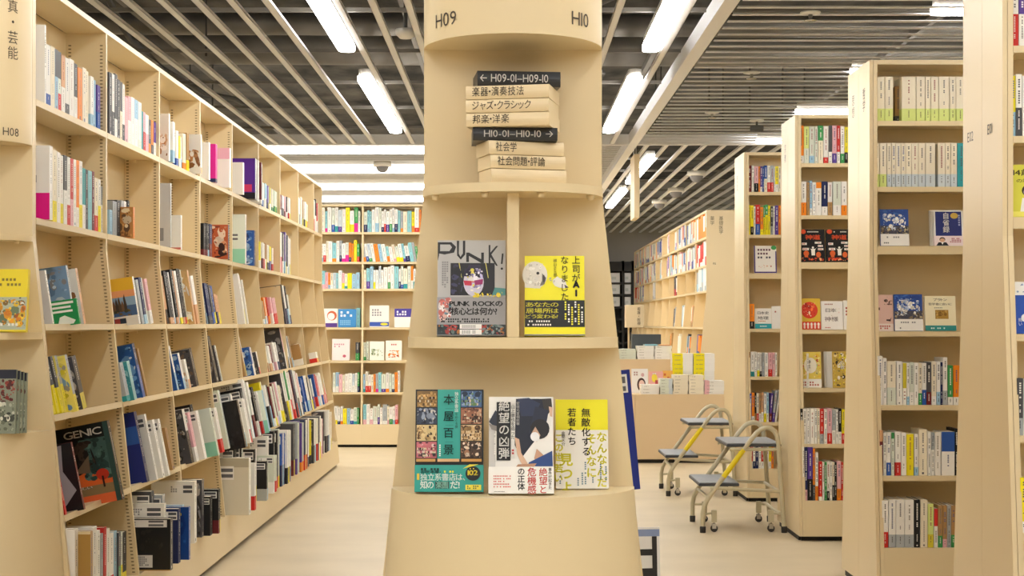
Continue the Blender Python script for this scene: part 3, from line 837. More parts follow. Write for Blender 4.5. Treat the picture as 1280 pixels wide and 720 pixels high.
def art_black(S, r):
    S.rect(0, 0, 1, 1, '1d1d1f'); S.rect(.12, .84, .95, .98, 'eceae6'); S.rect(.68, .93, .9, .97, '6a6a6e'); S.rect(.68, .86, .9, .90, '6a6a6e'); S.scrib(.16, .86, .6, .96, 2, '9a9a9e', r)
    S.rect(.42, .06, .74, .30, 'dad8d4'); S.scrib(.46, .09, .70, .28, 5, '7a7a7e', r); S.rect(0, 0, 1, .02, 'b8924e'); S.blobs(.1, .35, .9, .8, 14, ['242322', '2a2826'], r, .02, .05)
def art_cartoon(S, r):
    S.rect(0, 0, 1, 1, '1c4a9a'); S.blobs(.05, .25, .95, .95, 22, ['2a62b8', '163a80', '3a7ac8'], r, .05, .14); S.ell(.78, .86, .1, .06, 'e8c83a'); S.blobs(.1, .03, .8, .22, 9, ['e0a890', 'c85a48', 'e8d8c8'], r, .05, .1)
def art_field(S, r):
    S.rect(0, 0, 1, 1, 'dcd6c4'); S.rect(0, .84, 1, 1, 'b4ad98'); S.rect(.08, .06, .5, .30, '6a8a4a'); S.rect(.08, .30, .28, .52, '5a86b8'); S.blobs(.09, .07, .5, .3, 18, ['5a7a40', '7a9a58', '48683a'], r, .03, .07)
    S.rect(.2, .62, .72, .86, 'f2f0ec'); S.rect(.48, .76, .7, .82, '6a6a6e'); S.rect(.48, .66, .7, .72, '6a6a6e')
ART = dict(genic=art_genic, grey=art_grey, castle=art_castle, ph=art_ph, green=art_green, fig=art_fig, black=art_black, cartoon=art_cartoon, field=art_field,
           animal=art_blobs('c88a4a', 'e0a860', '8a5a30', 'f0d8b0', '6a4a30'), sky=art_blobs('7a9ac0', '9ab4d0', '5a7aa0', 'b8c8d8', '8a8a90'),
           map=art_blobs('f0e070', 'e8dcc8', '7a9ab8', 'd8c83a', 'a8a090'), ballet=art_blobs('d8b078', 'f0e8e0', 'e0c090', 'c89a60', 'f4efe8'),
           teal=art_blobs('4aa0a8', '6ab8bc', '2a7a88', '9ad0d0'), navy=art_plain('1a2a7a', (0, .55, 1, .8, '2a5ab0'), (.1, .06, .5, .2, 'c8d8e8')),
           purple=art_plain('5a2a9a', (.1, .66, .55, .86, 'f0eef4'), (.3, .18, .9, .36, 'd83a6a'), (0, 0, 1, .16, '1c1624')),
           chart=art_plain('efece6', (.1, .62, .6, .86, '4a4a50'), (.2, .45, .5, .5, '9a9aa0')), pinkp=art_plain('f2efec', (.0, .72, 1, 1, 'eab4c8'), (.1, .66, .3, .92, '2a2a30')),
           white=art_plain('f1efea', (.15, .84, .6, .88, '8a8a8e'), (.15, .76, .6, .80, '8a8a8e')), grn=art_plain('e8f0e4', (0, 0, 1, .3, '9ad8bc'), (.3, .56, .75, .6, '6a6a6e'), (.3, .48, .75, .52, '6a6a6e'), (.1, .84, .3, .92, '3a8ac0')),
           silver=art_plain('c9c9cb', (.1, .82, .5, .95, '5a9a50'), (.2, .1, .8, .3, '8a8a90')), koyama=art_plain('f2f0ea', (0, 0, 1, .06, 'd87a6a')),
           tan=art_plain('a8813e', (.0, .97, 1, 1, 'd8c49a')), clear=art_blobs('1c1b1c', '2a292b', '141314', '242325'),
           photo=art_blobs('4a4a50', '8a8a8e', 'b8b0a8', '2c2c30', '6a5a50'), blue=art_blobs('2a5aa8', '6a9ad0', 'd8e0e8', '1c3a70', '9ab8d8'),
           warm=art_blobs('c0603a', '8a3a2a', 'd89a70', '3a2420', 'e8d0b8'))

GRP = {}
def put_row(frame, side, h, tilt, items, place, recess=.006, name='paperback', group=None, sd=1, dmax=.2, seen=None):
    """books along one shelf. side 'L': spines face +x (local x = world y); 'R': spines face -y; local y=0 is the case front"""
    rng = random.Random(sd)
    fy = flare(h)
    n = 0
    for it in items:
        if not it: continue
        o = parse(it) if isinstance(it, str) else it
        n += 1
        yl = fy + recess - o['p'] / 1000
        if side == 'L':
            X = XL + yl                      # distance of the spine from the camera axis
            Y0, Y1 = F * X / (VX - o['x0']), F * X / (VX - o['x1'])
            hh = PH(o['yt'], Y0) - h
            lx, t = Y0, Y1 - Y0
        else:
            Y = frame['y'] + yl
            X0, X1 = PXX(o['x0'], Y), PXX(o['x1'], Y)
            hh = PH(o['yt'], Y) - h
            lx, t = X0, X1 - X0
        t -= .0007
        hh = max(hh, .05)
        d = (o['d'] / 1000) if o['d'] else min(hh * .7, dmax)
        if side == 'L': d = min(d, .138 - yl)
        if side == 'L': M = FRL @ T(lx, yl, h + .0006) @ RX(-tilt)
        elif side == 'R': M = T(lx, frame['y'] + yl, EYE + h + .0006) @ RX(-tilt)
        l = o['l']
        if l < 0: M = M @ RY(l)
        elif l > 0: M = M @ T(t, 0, 0) @ RY(l) @ T(-t, 0, 0)
        hh /= math.cos(R(l)) * math.cos(R(tilt))
        b = spine_book(name, t, hh, d, o['c'], rng, M, o['band'], o['bf'], o['top'], o['tf'], o['slip'], ART.get(o['art']), sidec=o['side'], gloss=bool(o['art']))
        w_ = WORD[o['c']]
        if o['art'] and o['art'] in ARTW: w_ += ' ' + ARTW[o['art']]
        elif o['band']: w_ += f" spine {WORD[o['band']]} band"
        elif o['top']: w_ += f" spine {WORD[o['top']]} top"
        else: w_ += ' spine'
        if o['l'] and not o['art']: w_ = 'leaning ' + w_
        elif o['slip']: w_ = 'tagged ' + w_
        tag(b, f"{w_}, {ordw[n - 1]} from left, {place}", 'book', group)
ARTW = dict(genic='magazine with orange sunset cover', grey='magazine with grey silhouette', castle='magazine with castle photo', ph='book with animal photo', green='booklet with white marks',
            fig='book with magenta foot', black='wrapped book with white labels', cartoon='picture book with starry cover', field='landscape-photo book', animal='animal-photo magazine',
            sky='magazine with sky photo', map='map-covered guide', ballet='book with dancers cover', teal='sea-blue brochure', navy='tall book', purple='book with pink title', chart='book with photo cover',
            pinkp='book with pink top cover', grn='book with mint foot', silver='book with green emblem', koyama='book with large characters', tan='mustard-covered book', clear='glossy binder',
            photo='photo magazine', blue='blue photo magazine', warm='warm-toned photo magazine')
LP = lambda r, b: f"{r} shelf, {ordw[b]} bay, long case"
RN = ['top', 'second', 'third', 'fourth', 'fifth', 'lowest']
GL_ = 'books along the long left-hand bookcase'
# ---- long left bookcase, bay by bay, row by row
LEFT = {
 (0, 0): '56,57.6,31,W,p12,artwhite 57.8,63.2,55,W/B20 63.4,68.6,57,C 68.9,76.6,61,L/^D45 77,81.5,68,F/W45 82,86.6,72,W/D20 87,92.6,73,W 93,96.8,79,D/W40 97.5,102.8,84,O 103.4,112.6,84,C 113.4,121,95,W/L25 121.6,125.4,106,V/B40',
 (0, 1): '62,65.8,182,W,p26,artfig 66,71,187,C/Y30 71.6,79.6,190,W 80,84,194,D/W50 84.2,88,196,W/R30 88.3,91.8,198,R/P40 92,95.4,199,W 95.6,99,200,O/W30 99.2,103,201,W/Y35 103.3,107,210,T/W40 107.3,110,212,D 110.4,115,213,J 115.4,118,214,M 118.3,122.6,222,C/R30 123,126,224,W/Y50 126.4,130,233,S/W60',
 (0, 2): '66,68,338,W,p6,artsilver,l-3 93,95,332,Q,p-12,artsky,l-2,d200 100,101.6,373,G,p44,artgreen,l-3,d140 105,107.5,336,F,p4,artph,l-4',
 (0, 3): '67,70,450,C/Y45,p4,l-4 72,75,446,D/Y50,p6,l-4 77.5,80.5,446,D/Y45,p8,l-4 83,86,445,S/Y50,p12,artmap,l-4 96,99,444,S/Y30,p30,artmap,l-5 104,109,446,K/U30,p16,artphoto,l-6',
 (0, 4): '82,84,548,W/R60,p14,d200 105,107,553,M,p34,artgrey,l-1,d210 153,156,526,K,p85,artgenic,l-1,d215,sK',
 (0, 5): '90,94,664,W,p14,artwhite 111,114,666,E,p52,arttan 116,121,660,W,p20 122,125,664,W/D30,p16 126,129,668,S,p14 130,133,660,R/W30,p12 133.4,137,662,W,p12 137.4,142,668,W/R30,p12 142.4,146,665,L,p10 147,153,667,D/G40,p16,artphoto 153.5,158,666,K/Y25,p14',
 (1, 0): '136.5,140,90,D 140.3,143.2,92,W/D40 143.5,146.8,92,D/W30 147.1,150,99,D 150.3,153,102,C/^D50 153.3,156,105,W/D30 156.4,160,121,P 160.3,164,120,P/W50 164.3,168.2,121,W 168.5,172.6,124,L/W60 173,177,127,W/I20 177.3,179,139,T 179.3,182,140,P/R50 182.3,185.8,143,W/P50 186,188.8,149,D/O30 189.1,192,150,O/D30 192.3,195.6,152,V/W40 195.8,198.4,155,O/N30',
 (1, 1): '137,140.5,262,L,p6 141,146,251,S,p-14 146.3,150,250,D,p-14 150.3,153.6,250,S/O60,p-14 154,157,251,W/O60,p-14 157.4,160,250,K/O60,p-10 163.6,165.4,258,O,p36,artanimal,d130',
 (1, 2): '141.5,144,376,W/N30,l-2,p-20 174,176,346,W,p58,artcastle,l-3,d150 178,181,350,S,l-4,p24 182,188,347,N/L20,l-4,p20 189,192,349,P/W30,l-4,p12',
 (1, 3): '151,154,455,T/W20,l-3,p6 159,163,454,S/T14,l-3,p30 167,170.5,452,J,l-4,p36,artteal 179,182,430,N/B60,l-5,p20,artblue 184,186,436,E,l-5,p6',
 (1, 4): '184,187,515,N,p34,artnavy,d240 196,198,518,W,slip,p50 204,206.5,525,W,slip,p56,d200 211,213,524,W,slip,p60 216,218.5,535,E,p24',
 (1, 5): '186,190,616,D,slip,p16 199,202,621,S,slip,p48,d230 205,207.5,630,W,slip,p72,d240 213,216,649,K,p105,artblack,d250 220,223,638,N,slip,p98 228,230,632,L,slip,p84 236,238,634,B,p118,artcartoon,d230',
 (2, 0): '211,212.6,142,W,p22,artph 216,218.6,152,W/L30,p26 220.5,223,163,W/B20,p16,slip 224,228,170,Y/W30,l-3 229,232.6,167,C/O20,l-3 233.6,236.4,166,E/Y30 251,252.4,168,W/O16,p46,artph,d170',
 (2, 1): '213,214.4,229,S,p18,artsilver,d180 226,227.6,269,W,p22,artkoyama,d140',
 (2, 2): '209,212,345,F/K30,l-2,p6,artanimal 213,221,339,K/F12,l-3,p12 221.5,229,337,K/F12,l-3,p14 229.5,236,336,K/F12,l-3,p16 243.4,245,338,F,p40,artballet,l-3,d170 247,250,345,W/F40,l-3,p14',
 (2, 3): '222,224,433,W/L40,p16,artblue,l-4 231,233.4,442,W/L30,p20,l-5,artblue 237,239.5,450,W/F30,p22,artph,l-5 246,249,436,K,p14,artphoto,l-5',
 (2, 4): '240,243,512,W/K60,p40,artphoto 246,249,516,P/W30,p46,slip 250,253,506,K,p20,slip 256,259,514,W,p54,slip 273,275,510,I,p78,artgrn,d230 278,281,510,W/R30,p66,slip',
 (2, 5): '243,246,602,W,p50,slip 252,255,600,D,p44,artphoto 261,264,622,K,p70,slip 273,276.5,612,K/M30,p92,slip,d230',
 (3, 0): '261,262.8,178,W,p26,artwhite 269.5,271.6,180,H/N10,p30 287,288.6,185,W,p46,artpinkp,d160',
 (3, 1): '254.5,257.5,279,K/M20,p4 258,261.6,279,K/M20,p6 262,265,280,N/M40,p8 285,286.6,281,N,p50,artwarm,d150',
 (3, 2): '257.5,261,360,S/D30,l-3 261.5,266,354,N/D20,l-4,p6 266.5,271.5,357,D/B30,l-5,p8 272,277,368,F/N40,l-6,p10',
 (3, 3): '271,274,421,K,l-4,p10,artphoto 276,279,432,D,l-4,p10',
 (3, 4): '286,289,488,I,p58,slip 299,302,492,S,p74,slip 307,310.4,500,K,p124,artclear,d260 313,316,498,W,p100,slip',
 (3, 5): '291,294,560,K,p36,slip 300,303,556,K,p56,slip 311,313.6,573,W,p114,artfield,d250 317,319,580,W/R30,p110',
 (4, 0): '303.6,305.2,203,W,p42,artchart,d160 319,321,198,K,p56,artpurple,d190 322,324,200,W,p46,slip 326.4,328.8,203,M/W10,p34',
 (4, 1): '306.4,308,268,W,p32,artgrn,d170 317.6,319.4,288,N,p36,artblue,d160',
 (4, 2): '306,309,342,W,p34,artchart,l-3,d190 310,312.6,350,W,l-3,p12',
 (4, 3): '307,310,420,E,p6,l-4 318,320.6,434,B/W40,p24,artblue,l-4 325,327.4,440,W/R30,p14,artphoto,l-4',
 (4, 4): '312,314.6,486,K,p56,slip 317,320,474,W,p66,slip 321,323.4,478,W/M40,p64,slip 325,328,484,K/W30,p64,slip 330,332.6,490,W/R30,p62,slip 336,339,488,L,p80,artgrn',
 (4, 5): '318,321,562,K,p56,slip 333,336,577,K/S30,p104,slip,d220 342,344.6,570,I/W30,p88,slip',
 (5, 0): '324.5,327.5,228,W 328,331,228,W/B30 331.4,334,229,L/W40 334.4,337,232,V/N30 337.4,339.5,234,U/W30 340,342.5,236,C/G20 343,346.5,238,I/G30',
 (5, 1): '324.5,327.6,302,Y/W30 328,331,303,W/M40 331.4,334,304,E/W40 334.3,336.6,306,W/D30 337,340,308,Y/V40 340.3,343,310,W/R30',
 (5, 2): '326.5,329.5,373,Y/W30,l-4 330,333,376,E/W20,l-4 333.5,337,372,O/W30,l-4 337.5,340.5,372,R/O30,l-5 341,346,372,P/W40,l-5,p14',
 (5, 3): '333.5,335.6,426,K/R20 336,339,428,C/E30 339.4,342,432,W/F30 342.4,346,431,M/W30 346.4,350,428,W/P30,p8',
 (5, 4): '334.5,338,478,Y/K40,p20 338.5,342,482,W/K50,p30 342.5,346.5,484,M/W20,p36 347,351,480,M/P20,p30 351.5,355.5,478,P/W30,p30 356,359.5,482,C/Y30,p26',
 (5, 5): '334,338.5,546,W/L30,p50,slip 340,345,540,K/W20,p70,slip 346.5,351.5,545,B/N40,p80,slip 353,358,541,W/K30,p90,slip 359,363.5,540,Y/R20,p70',
 (6, 0): '350.4,352.6,243,M/W30 353,355.3,244,W/D40 355.6,358,245,P/M30 358.3,360.5,246,K/W30 361,363,247,W/R30',
 (6, 1): '350.4,353,290,W/P40 353.4,355.8,291,D/W30 356,358.4,290,V/L30 358.8,361,294,N/W20 361.4,363.6,298,W/I30',
 (6, 2): '354,356,357,W,l-4 357.5,361.5,356,K/N40,p24,artphoto,l-4,d190 362.5,366,368,W/P30,l-5',
 (6, 3): '358.5,361.5,410,P/W40,artphoto,p10 362.3,365,413,W/S30,p14,artphoto 365.6,368.6,420,S/E30,p16',
 (6, 4): '361,364,466,W/D40,artphoto,p40 364.6,367.6,464,G/W40,p46 368.2,371,466,W/R20,p50 371.6,374.6,463,N/R30,p54,artphoto 375.2,378,464,W/K40,p50 378.5,381.5,466,R/W30,p44',
 (6, 5): '366.5,370,530,D/M30,p60 370.6,374,528,S/V30,p70 374.6,378,530,V/O20,p76 378.6,382,526,N/R30,p80 382.6,386,524,K/E20,p76',
 (7, 0): '373,375.4,247,W/C40 375.8,378,246,C/W30 378.4,380.4,250,E/U30 380.8,382.8,252,W/D30 383.2,385,255,C/Y30',
 (7, 1): None,
 (7, 2): None,
 (7, 3): '379,381,430,E/W30,l-8 381.6,383.4,436,W/D40,l-9',
 (7, 4): '383,386,473,B/W30,p20,artblue 386.6,389.6,470,W/L30,p30,artblue 390.2,393,472,D/W30,p30,artphoto 393.4,396,474,S/B40,p30',
 (7, 5): '388,391.4,526,Y/K20,p60 392,395.4,524,W/K40,p76,artphoto 396,399.4,522,K/W40,p80,artphoto 400,403,524,W/P30,p76',
 (8, 0): '392.6,394.2,250,W/R40 394.6,396.2,249,K/W50 396.6,398,254,R/W40',
 (8, 3): '396.6,399,440,W/R40',
 (8, 4): '398.5,401.5,468,B/R30,p16 402,404.5,470,P/W30,p20 405,407.5,466,W/B30,p24 408,410,468,R/P30,p20',
 (8, 5): '404.5,407.5,515,K/W30,p50,artphoto 408,411,514,W/D40,p60 411.6,414,516,C/W30,p60',
}
LT = {2: 8, 3: 11, 4: 11}
KINDN = ['paperback', 'paperback', 'magazine', 'magazine', 'art_book', 'art_book']
def left_row(r, tilt, name, recess=.012):
    rng = random.Random(50 + r)
    h, fy = RL[r], flare(RL[r])
    dmax = .135 if r < 2 else .21
    out = []
    for b in range(9):
        v = LEFT.get((b, r))
        for it in (v.split(' ') if v else []):
            o = parse(it)
            yl = fy + recess - o['p'] / 1000
            X = XL + yl
            Y0, Y1 = F * X / (VX - o['x0']), F * X / (VX - o['x1'])
            hh = PH(o['yt'], Y0) - h
            n = max(1, min(3, round((Y1 - Y0) / .042)))
            for q in range(n):
                oo = dict(o)
                if q:
                    oo['c'] = rng.choice([o['c'], o['c'], 'W', 'I', o['band'] or 'S']); oo['art'] = None
                    oo['band'] = rng.choice([o['band'], None, 'R', 'L', 'Y', 'N']) if n > 1 else o['band']
                    if oo['band'] == oo['c']: oo['band'] = None
                    oo['yl'] = yl + rng.uniform(0, .006)
                oo.update(Y=Y0 + (Y1 - Y0) * q / n, t=(Y1 - Y0) / n - .0008, h=hh * (1 - .03 * rng.random() * (q > 0)), yl=oo.get('yl', yl))
                out.append(oo)
    out.sort(key=lambda o: o['Y'])
    end, cnt = 0, {}
    for o in out:
        Y = max(o['Y'], end + .0006)
        b = max([k for k in range(9) if BAYL[k][0] <= Y + .004] or [0])
        if Y < BAYL[b][0] + .0175: Y = BAYL[b][0] + .0175
        if Y + o['t'] > BAYL[b][1] - .001:
            if b < 8 and Y + o['t'] / 2 > BAYL[b][1]: b += 1; Y = BAYL[b][0] + .0175
            else: o['t'] = max(.004, min(o['t'], BAYL[b][1] - .001 - Y))
        if Y + o['t'] > BAYL[b][1]: continue
        end = Y + o['t']
        l, yl, t = o['l'], o['yl'], o['t']
        M = FRL @ T(Y, yl, h + .0006) @ RX(-tilt)
        if l < 0: M = M @ RY(l)
        hh = max(o['h'], .05) / (math.cos(R(l)) * math.cos(R(tilt)))
        d = min(o['d'] / 1000 if o['d'] else min(hh * .7, dmax), .138 - yl)
        bk = spine_book(name, t, hh, d, o['c'], rng, M, o['band'], o['bf'], o['top'], o['tf'], o['slip'], ART.get(o['art']), sidec=o['side'], gloss=bool(o['art']))
        n = cnt[b] = cnt.get(b, -1) + 1
        w_ = WORD[o['c']]
        if o['art'] and o['art'] in ARTW: w_ += ' ' + ARTW[o['art']]
        elif o['band']: w_ += f" spine {WORD[o['band']]} band"
        elif o['top']: w_ += f" spine {WORD[o['top']]} top"
        else: w_ += ' spine'
        if l and not o['art']: w_ = 'leaning ' + w_
        elif o['slip'] and not o['art']: w_ = 'tagged ' + w_
        tag(bk, f"{w_}, {ordw[n]} from left, {LP(RN[r], b)}", 'book', GL_)
for r in range(6): left_row(r, LT.get(r, 0), ['photo_book', 'photo_book', 'magazine', 'magazine', 'art_book', 'art_book'][r])

# ---- right-hand bookcases
def rplace(r, k): return f"{r} shelf, {['E01', 'second', 'third', 'fourth'][k]} right-hand case"
RRN = ['top', 'second', 'third', 'fourth', 'fifth', 'sixth', 'lowest']
RIGHT = {
 (1, 0): '1093.2,1096.6,96,C/A28 1097,1105.8,96,C/A28 1106.4,1116.4,96,C/A28 1119,1126,108,E/D18,p-45 1127.4,1144.8,96,C/A28,sC 1145.6,1156.4,96,C/A28 1157,1163,96,C/A28 1163.6,1173,96,C/A28 1173.6,1186.6,96,C/A28 1187.4,1194.8,96,C/A28 1195.4,1205.6,96,C/A28',
 (1, 1): '1093.4,1099.4,179,C/A29 1100,1108.2,179,C/A29 1108.8,1114.2,179,C/Q29 1114.8,1119.6,179,C/Q29 1120,1126.2,179,C/Q29 1126.6,1132,179,C/Q29 1132.4,1139.4,179,C/Q29 1139.8,1147.8,179,C/Q29 1148.4,1156.6,179,C/Q29 1157.2,1169.2,179,C/Q29 1172.6,1181.6,179,C/Q29 1182,1188,179,C/Q29 1188.6,1196.4,179,C/Q29 1197,1206.5,179,T',
 (1, 4): '1097.2,1103.6,445,W 1104,1108.4,448,W 1109,1119.8,452,C/I40 1120.8,1128,452,W 1128.6,1133.2,454,W/^U60 1133.6,1136.8,454,W/L20 1137.2,1142.6,453,I/W30 1143,1148,454,W 1148.4,1152.6,454,C/G28 1153,1158,454,W/B36 1158.4,1164.2,453,D/M30 1164.6,1170.4,452,C/W20 1171,1175.6,452,W/L30 1176,1178.4,453,N 1178.8,1184.4,447,W/S30 1185,1191.2,457,G/W20 1191.8,1199.4,457,O/W20',
 (1, 5): '1099.6,1103.8,538,M/^F25 1104.4,1108,541,W 1108.4,1113.6,541,W/B30 1114.2,1118,541,I/^G14 1119,1126,540,W/R30 1126.6,1133,541,W 1133.4,1142.2,543,Y 1142.8,1148,543,W/L20 1148.6,1159,537,C 1159.6,1163.8,540,W 1164.4,1168,541,S/W60 1168.6,1176,541,W 1177,1193.5,540,W/^B45 1194,1197.5,536,K',
 (1, 6): '1102.8,1110.4,626,W/R33 1111,1119.8,625,W/S27 1120.2,1130.8,625,W/S27 1131.2,1142.4,625,W/S27 1143,1150,625,K 1150.6,1159.6,625,C 1160.2,1167,630,A/U30 1167.6,1172.4,636,W/^R45 1172.8,1178.2,632,E/G28 1178.6,1183.8,632,E/P20 1184.2,1188.8,632,S 1189.4,1194.4,632,E/G30',
 (2, 0): '996.8,998.6,172,E 999,1004.8,157,O/W20 1005.2,1011.4,158,A/I40 1011.8,1018,158,I/L20 1018.4,1022.4,158,I 1022.8,1029,157,G/C60 1029.6,1035.4,158,W/R16 1035.8,1040.2,157,W/^D70 1040.6,1045.8,157,P/V26 1046.2,1050.2,157,R/W30 1050.8,1055.6,158,W/G26 1056,1060,159,Y/K30',
 (2, 1): '997.2,1000.4,225,S/E30 1001,1008,227,W/O38 1008.6,1012,228,E 1012.4,1015.4,226,L/W20 1015.8,1019.8,228,W 1020.2,1026.8,228,W/^O18 1027.4,1034.6,227,N/W26 1035,1040.4,228,W/E40 1041.4,1051.4,227,I/W30 1052,1058.6,227,W/O30',
 (2, 4): '1009,1011,442,W',
 (2, 5): '1000.4,1003.6,511,K/R24 1004,1008,511,W 1008.4,1012.6,511,W 1013,1018,511,W 1018.4,1021.4,511,W 1021.8,1024.8,511,C 1025.2,1029.8,511,R/S28 1030.2,1034,512,W 1034.4,1040,511,P/R30 1040.4,1044.6,513,S/W40 1045,1047.8,512,W 1048.2,1052,511,K/W34 1052.4,1056,512,Y/R30',
 (2, 6): '1003.4,1005.4,559,W 1005.8,1009.4,559,N/P20 1009.8,1016,559,V/K40 1016.4,1019,561,O/D30 1019.4,1022.8,566,W/O30 1023.6,1027.8,577,R/W10 1028.2,1030.6,578,W 1031,1033.6,578,G 1034,1037,577,W/K24 1037.4,1040.4,578,W 1040.8,1043.2,578,C/K40 1043.6,1046,578,K 1046.4,1051.4,577,P/O30 1051.8,1054,578,R',
 (3, 0): '935,939.4,207,M 939.8,942.6,207,W 943,948,208,P/K34 948.4,950.2,208,O 950.6,953,208,V/W20 953.4,955,208,B 955.4,959,207,B/C50 959.4,963.4,207,W/R36 963.8,967,207,S/R36 967.4,969,208,W 969.4,973,208,Y/W30 973.4,976,208,C',
 (3, 1): '934.4,938,256,Y 938.4,942,257,Y/K28 942.4,944.4,258,W 944.8,950,256,R/B36 950.4,954.2,259,O/Y20 954.6,956.4,257,G/Y60 956.8,960,256,G/Y66 960.4,963,257,Y 963.4,966.4,258,D/S30 966.8,968.6,258,W 969,973,257,V 973.4,976,257,O',
 (3, 3): '937,943,380,O/K30',
 (3, 4): '936.4,938.2,440,E/W30 938.6,943,440,W/T20 943.4,946.2,440,W 946.6,949.6,441,W/Y26 950,952.4,441,W/K22 952.8,955.4,441,S 955.8,960.2,441,W 960.6,965.4,441,P/R30 965.8,968.6,441,P 969,971.4,441,W',
 (3, 5): '937.4,939.6,492,B 940,943.2,491,O/W20 943.6,945.6,491,K/E30 946,948.6,492,C/R30 949,951.4,492,E/W30 951.8,954.6,491,F/W34 955,958,492,W/Y30 958.4,961,491,L/W30 961.4,964.4,492,V/M30,l4 965,968,489,S/V30,l6 968.6,970.6,488,W,l8',
 (3, 6): '938,941,556,R/W30 941.4,944.4,556,W/N30 944.8,948,557,N 948.4,951.6,556,W 952,955,557,R/W30 955.4,957.4,556,K 957.8,961,557,W 961.4,964,557,Y/W30 964.4,967,558,O',
 (0, 0): '1263.8,1273.2,-9,W/R60 1273.8,1282,-9,V/W60',
 (0, 1): '1263.8,1269.6,95,Y/L40 1270,1277.6,93,W/D46 1278.2,1285,95,W',
 (0, 4): '1271.5,1279,473,D/S30 1279.5,1286,474,W',
 (0, 5): '1275.6,1284,597,Y/W20',
}
for (k, r), v in RIGHT.items():
    put_row(dict(y=YR[k]), 'R', RR[r], 0, v.split(' '), rplace(RRN[r], k), name='paperback', group='books in the right-hand bookcases', sd=200 + k * 10 + r, recess=.012, dmax=.15)
# titles a reader could make out on a few of the spines and shelf strips are left as unreadable dashes

# ---- books shown face out on the right-hand cases
def face_R(k, r, x0, x1, yt, draw, base, label, t=.014, tilt=7, spinec=None, band=None, gloss=False, name='paperback', rec=.02, yaw=0):
    Y = YR[k] + flare(RR[r]) + rec
    h = PH(yt, Y) - RR[r]
    w = (x1 - x0) * Y / F
    rg = random.Random(int(x0 * 7 + yt))
    return face_book(name, w, t, h / math.cos(R(tilt)), draw, rg, T(PXX((x0 + x1) / 2, Y), Y + t, EYE + RR[r] + .0006) @ RX(-tilt) @ RZ(yaw), base, label, 'book', 'books shown face out in the right-hand cases', 'r', spinec, band, gloss)
def d_tree(S, r):
    S.rect(0, 0, 1, 1, '2c4f9e'); S.rect(0, .32, 1, .55, '4a4a58'); S.blobs(.1, .42, .9, .88, 60, ['e8ecf2', 'b8c8e0', 'd8d4cc', '8aa0c8', 'f2f0ea'], r, .02, .07); S.blobs(.02, .33, .98, .5, 30, ['6a5a48', '8a7a60', '2c3040', 'c8b890'], r, .02, .06)
    S.blobs(.0, .85, .98, .98, 8, ['3f6ab8', '24408a'], r, .05, .12); S.rect(0, 0, 1, .32, 'f0eeea'); S.scrib(.2, .2, .8, .26, 1, '8a8a90', r); S.scrib(.1, .05, .4, .1, 1, '4a4a50', r)
def d_jisei(S, r):
    S.rect(0, 0, 1, 1, 'e8e6e2'); S.rect(.06, .28, .94, .98, '232f72'); S.vtext('自省録', .42, .96, .028, 'f2f0ec', .02, 1.0); S.ell(.7, .86, .13, .085, 'c8a84a', 20); S.scrib(.82, .5, .9, .9, 1, 'a8b0d8', r, True)
def b_jisei(S, r):
    S.rect(0, 0, 1, 1, 'f0dfe0'); S.ell(.27, .62, .1, .25, '3a2c26', 14); S.ell(.27, .55, .085, .2, 'd8a888', 14); S.pol([(.06, 0), (.14, .34), (.4, .34), (.48, 0)], '22242c'); S.pol([(.22, .36), (.32, .36), (.27, .1)], 'f0eeea'); S.scrib(.52, .3, .95, .8, 3, 'a84a5a', r)
def d_pinkb(S, r):
    S.rect(0, 0, 1, 1, 'e3bfb4'); S.blobs(.5, .72, .95, .95, 9, ['4a3c3a', '6a4a44', '8a6a60'], r, .05, .1); S.scrib(.1, .56, .85, .66, 1, '6a4a46', r); S.pol([(.6, .28), (.85, .26), (.9, .38), (.82, .32), (.62, .32)], '4a3a3c'); S.rect(0, 0, 1, .2, 'efe0d8'); S.scrib(.1, .04, .9, .16, 2, 'c05a50', r)
def d_plato(S, r):
    S.rect(0, 0, 1, 1, 'efe6c4'); S.htext('プラトン', .28, .86, .013, '5a5448', .01, width=.45); S.htext('哲学者に会いに', .12, .74, .011, '5a5448', .008, width=.76); S.scrib(.3, .64, .7, .68, 1, '8a8478', r); S.rect(.33, .34, .76, .60, 'b0883a'); S.blobs(.35, .36, .74, .58, 12, ['8a6428', 'd0a858', '6a4c20'], r, .03, .07); S.rect(0, 0, 1, .15, '2f8f8f'); S.scrib(.1, .04, .8, .1, 1, 'd8ece8', r)
for kk, (x0, x1) in enumerate(((1101, 1136.5), (1168, 1205))):
    if kk == 0: face_R(1, 2, x0, x1, 262, d_tree, '2c4f9e', 'blue tree-photo book standing alone on third shelf, second right-hand case', rec=.024)
    else:
        face_R(1, 2, x0, x1, 264, d_jisei, 'e8e6e2', 'navy book with gold seal and portrait band, front of its stack, second right-hand case', rec=.024, band=(.28, 'f0dfe0', b_jisei), yaw=0)
        for j in range(2): face_R(1, 2, x0 - 2.5 - 2.2 * j, x1 - 2.5 - 2.2 * j, 263, lambda S, r: S.rect(0, 0, 1, 1, 'e8e6e2'), 'e8e6e2', f'white-edged copy hidden behind the navy portrait book, {ordw[j]} behind it', rec=.040 + .017 * j)
face_R(1, 3, 1094.8, 1117, 369, d_pinkb, 'e3bfb4', 'pink book with dark flower, beside blue tree-photo book on fourth shelf', rec=.03, t=.012)
face_R(1, 3, 1118.6, 1154, 368.5, d_tree, '2c4f9e', 'blue tree-photo book between pink and cream books on fourth shelf', rec=.02)
face_R(1, 3, 1157, 1195.5, 371, d_plato, 'efe6c4', 'cream book with gold emblem and teal foot on fourth shelf', rec=.02, t=.02)
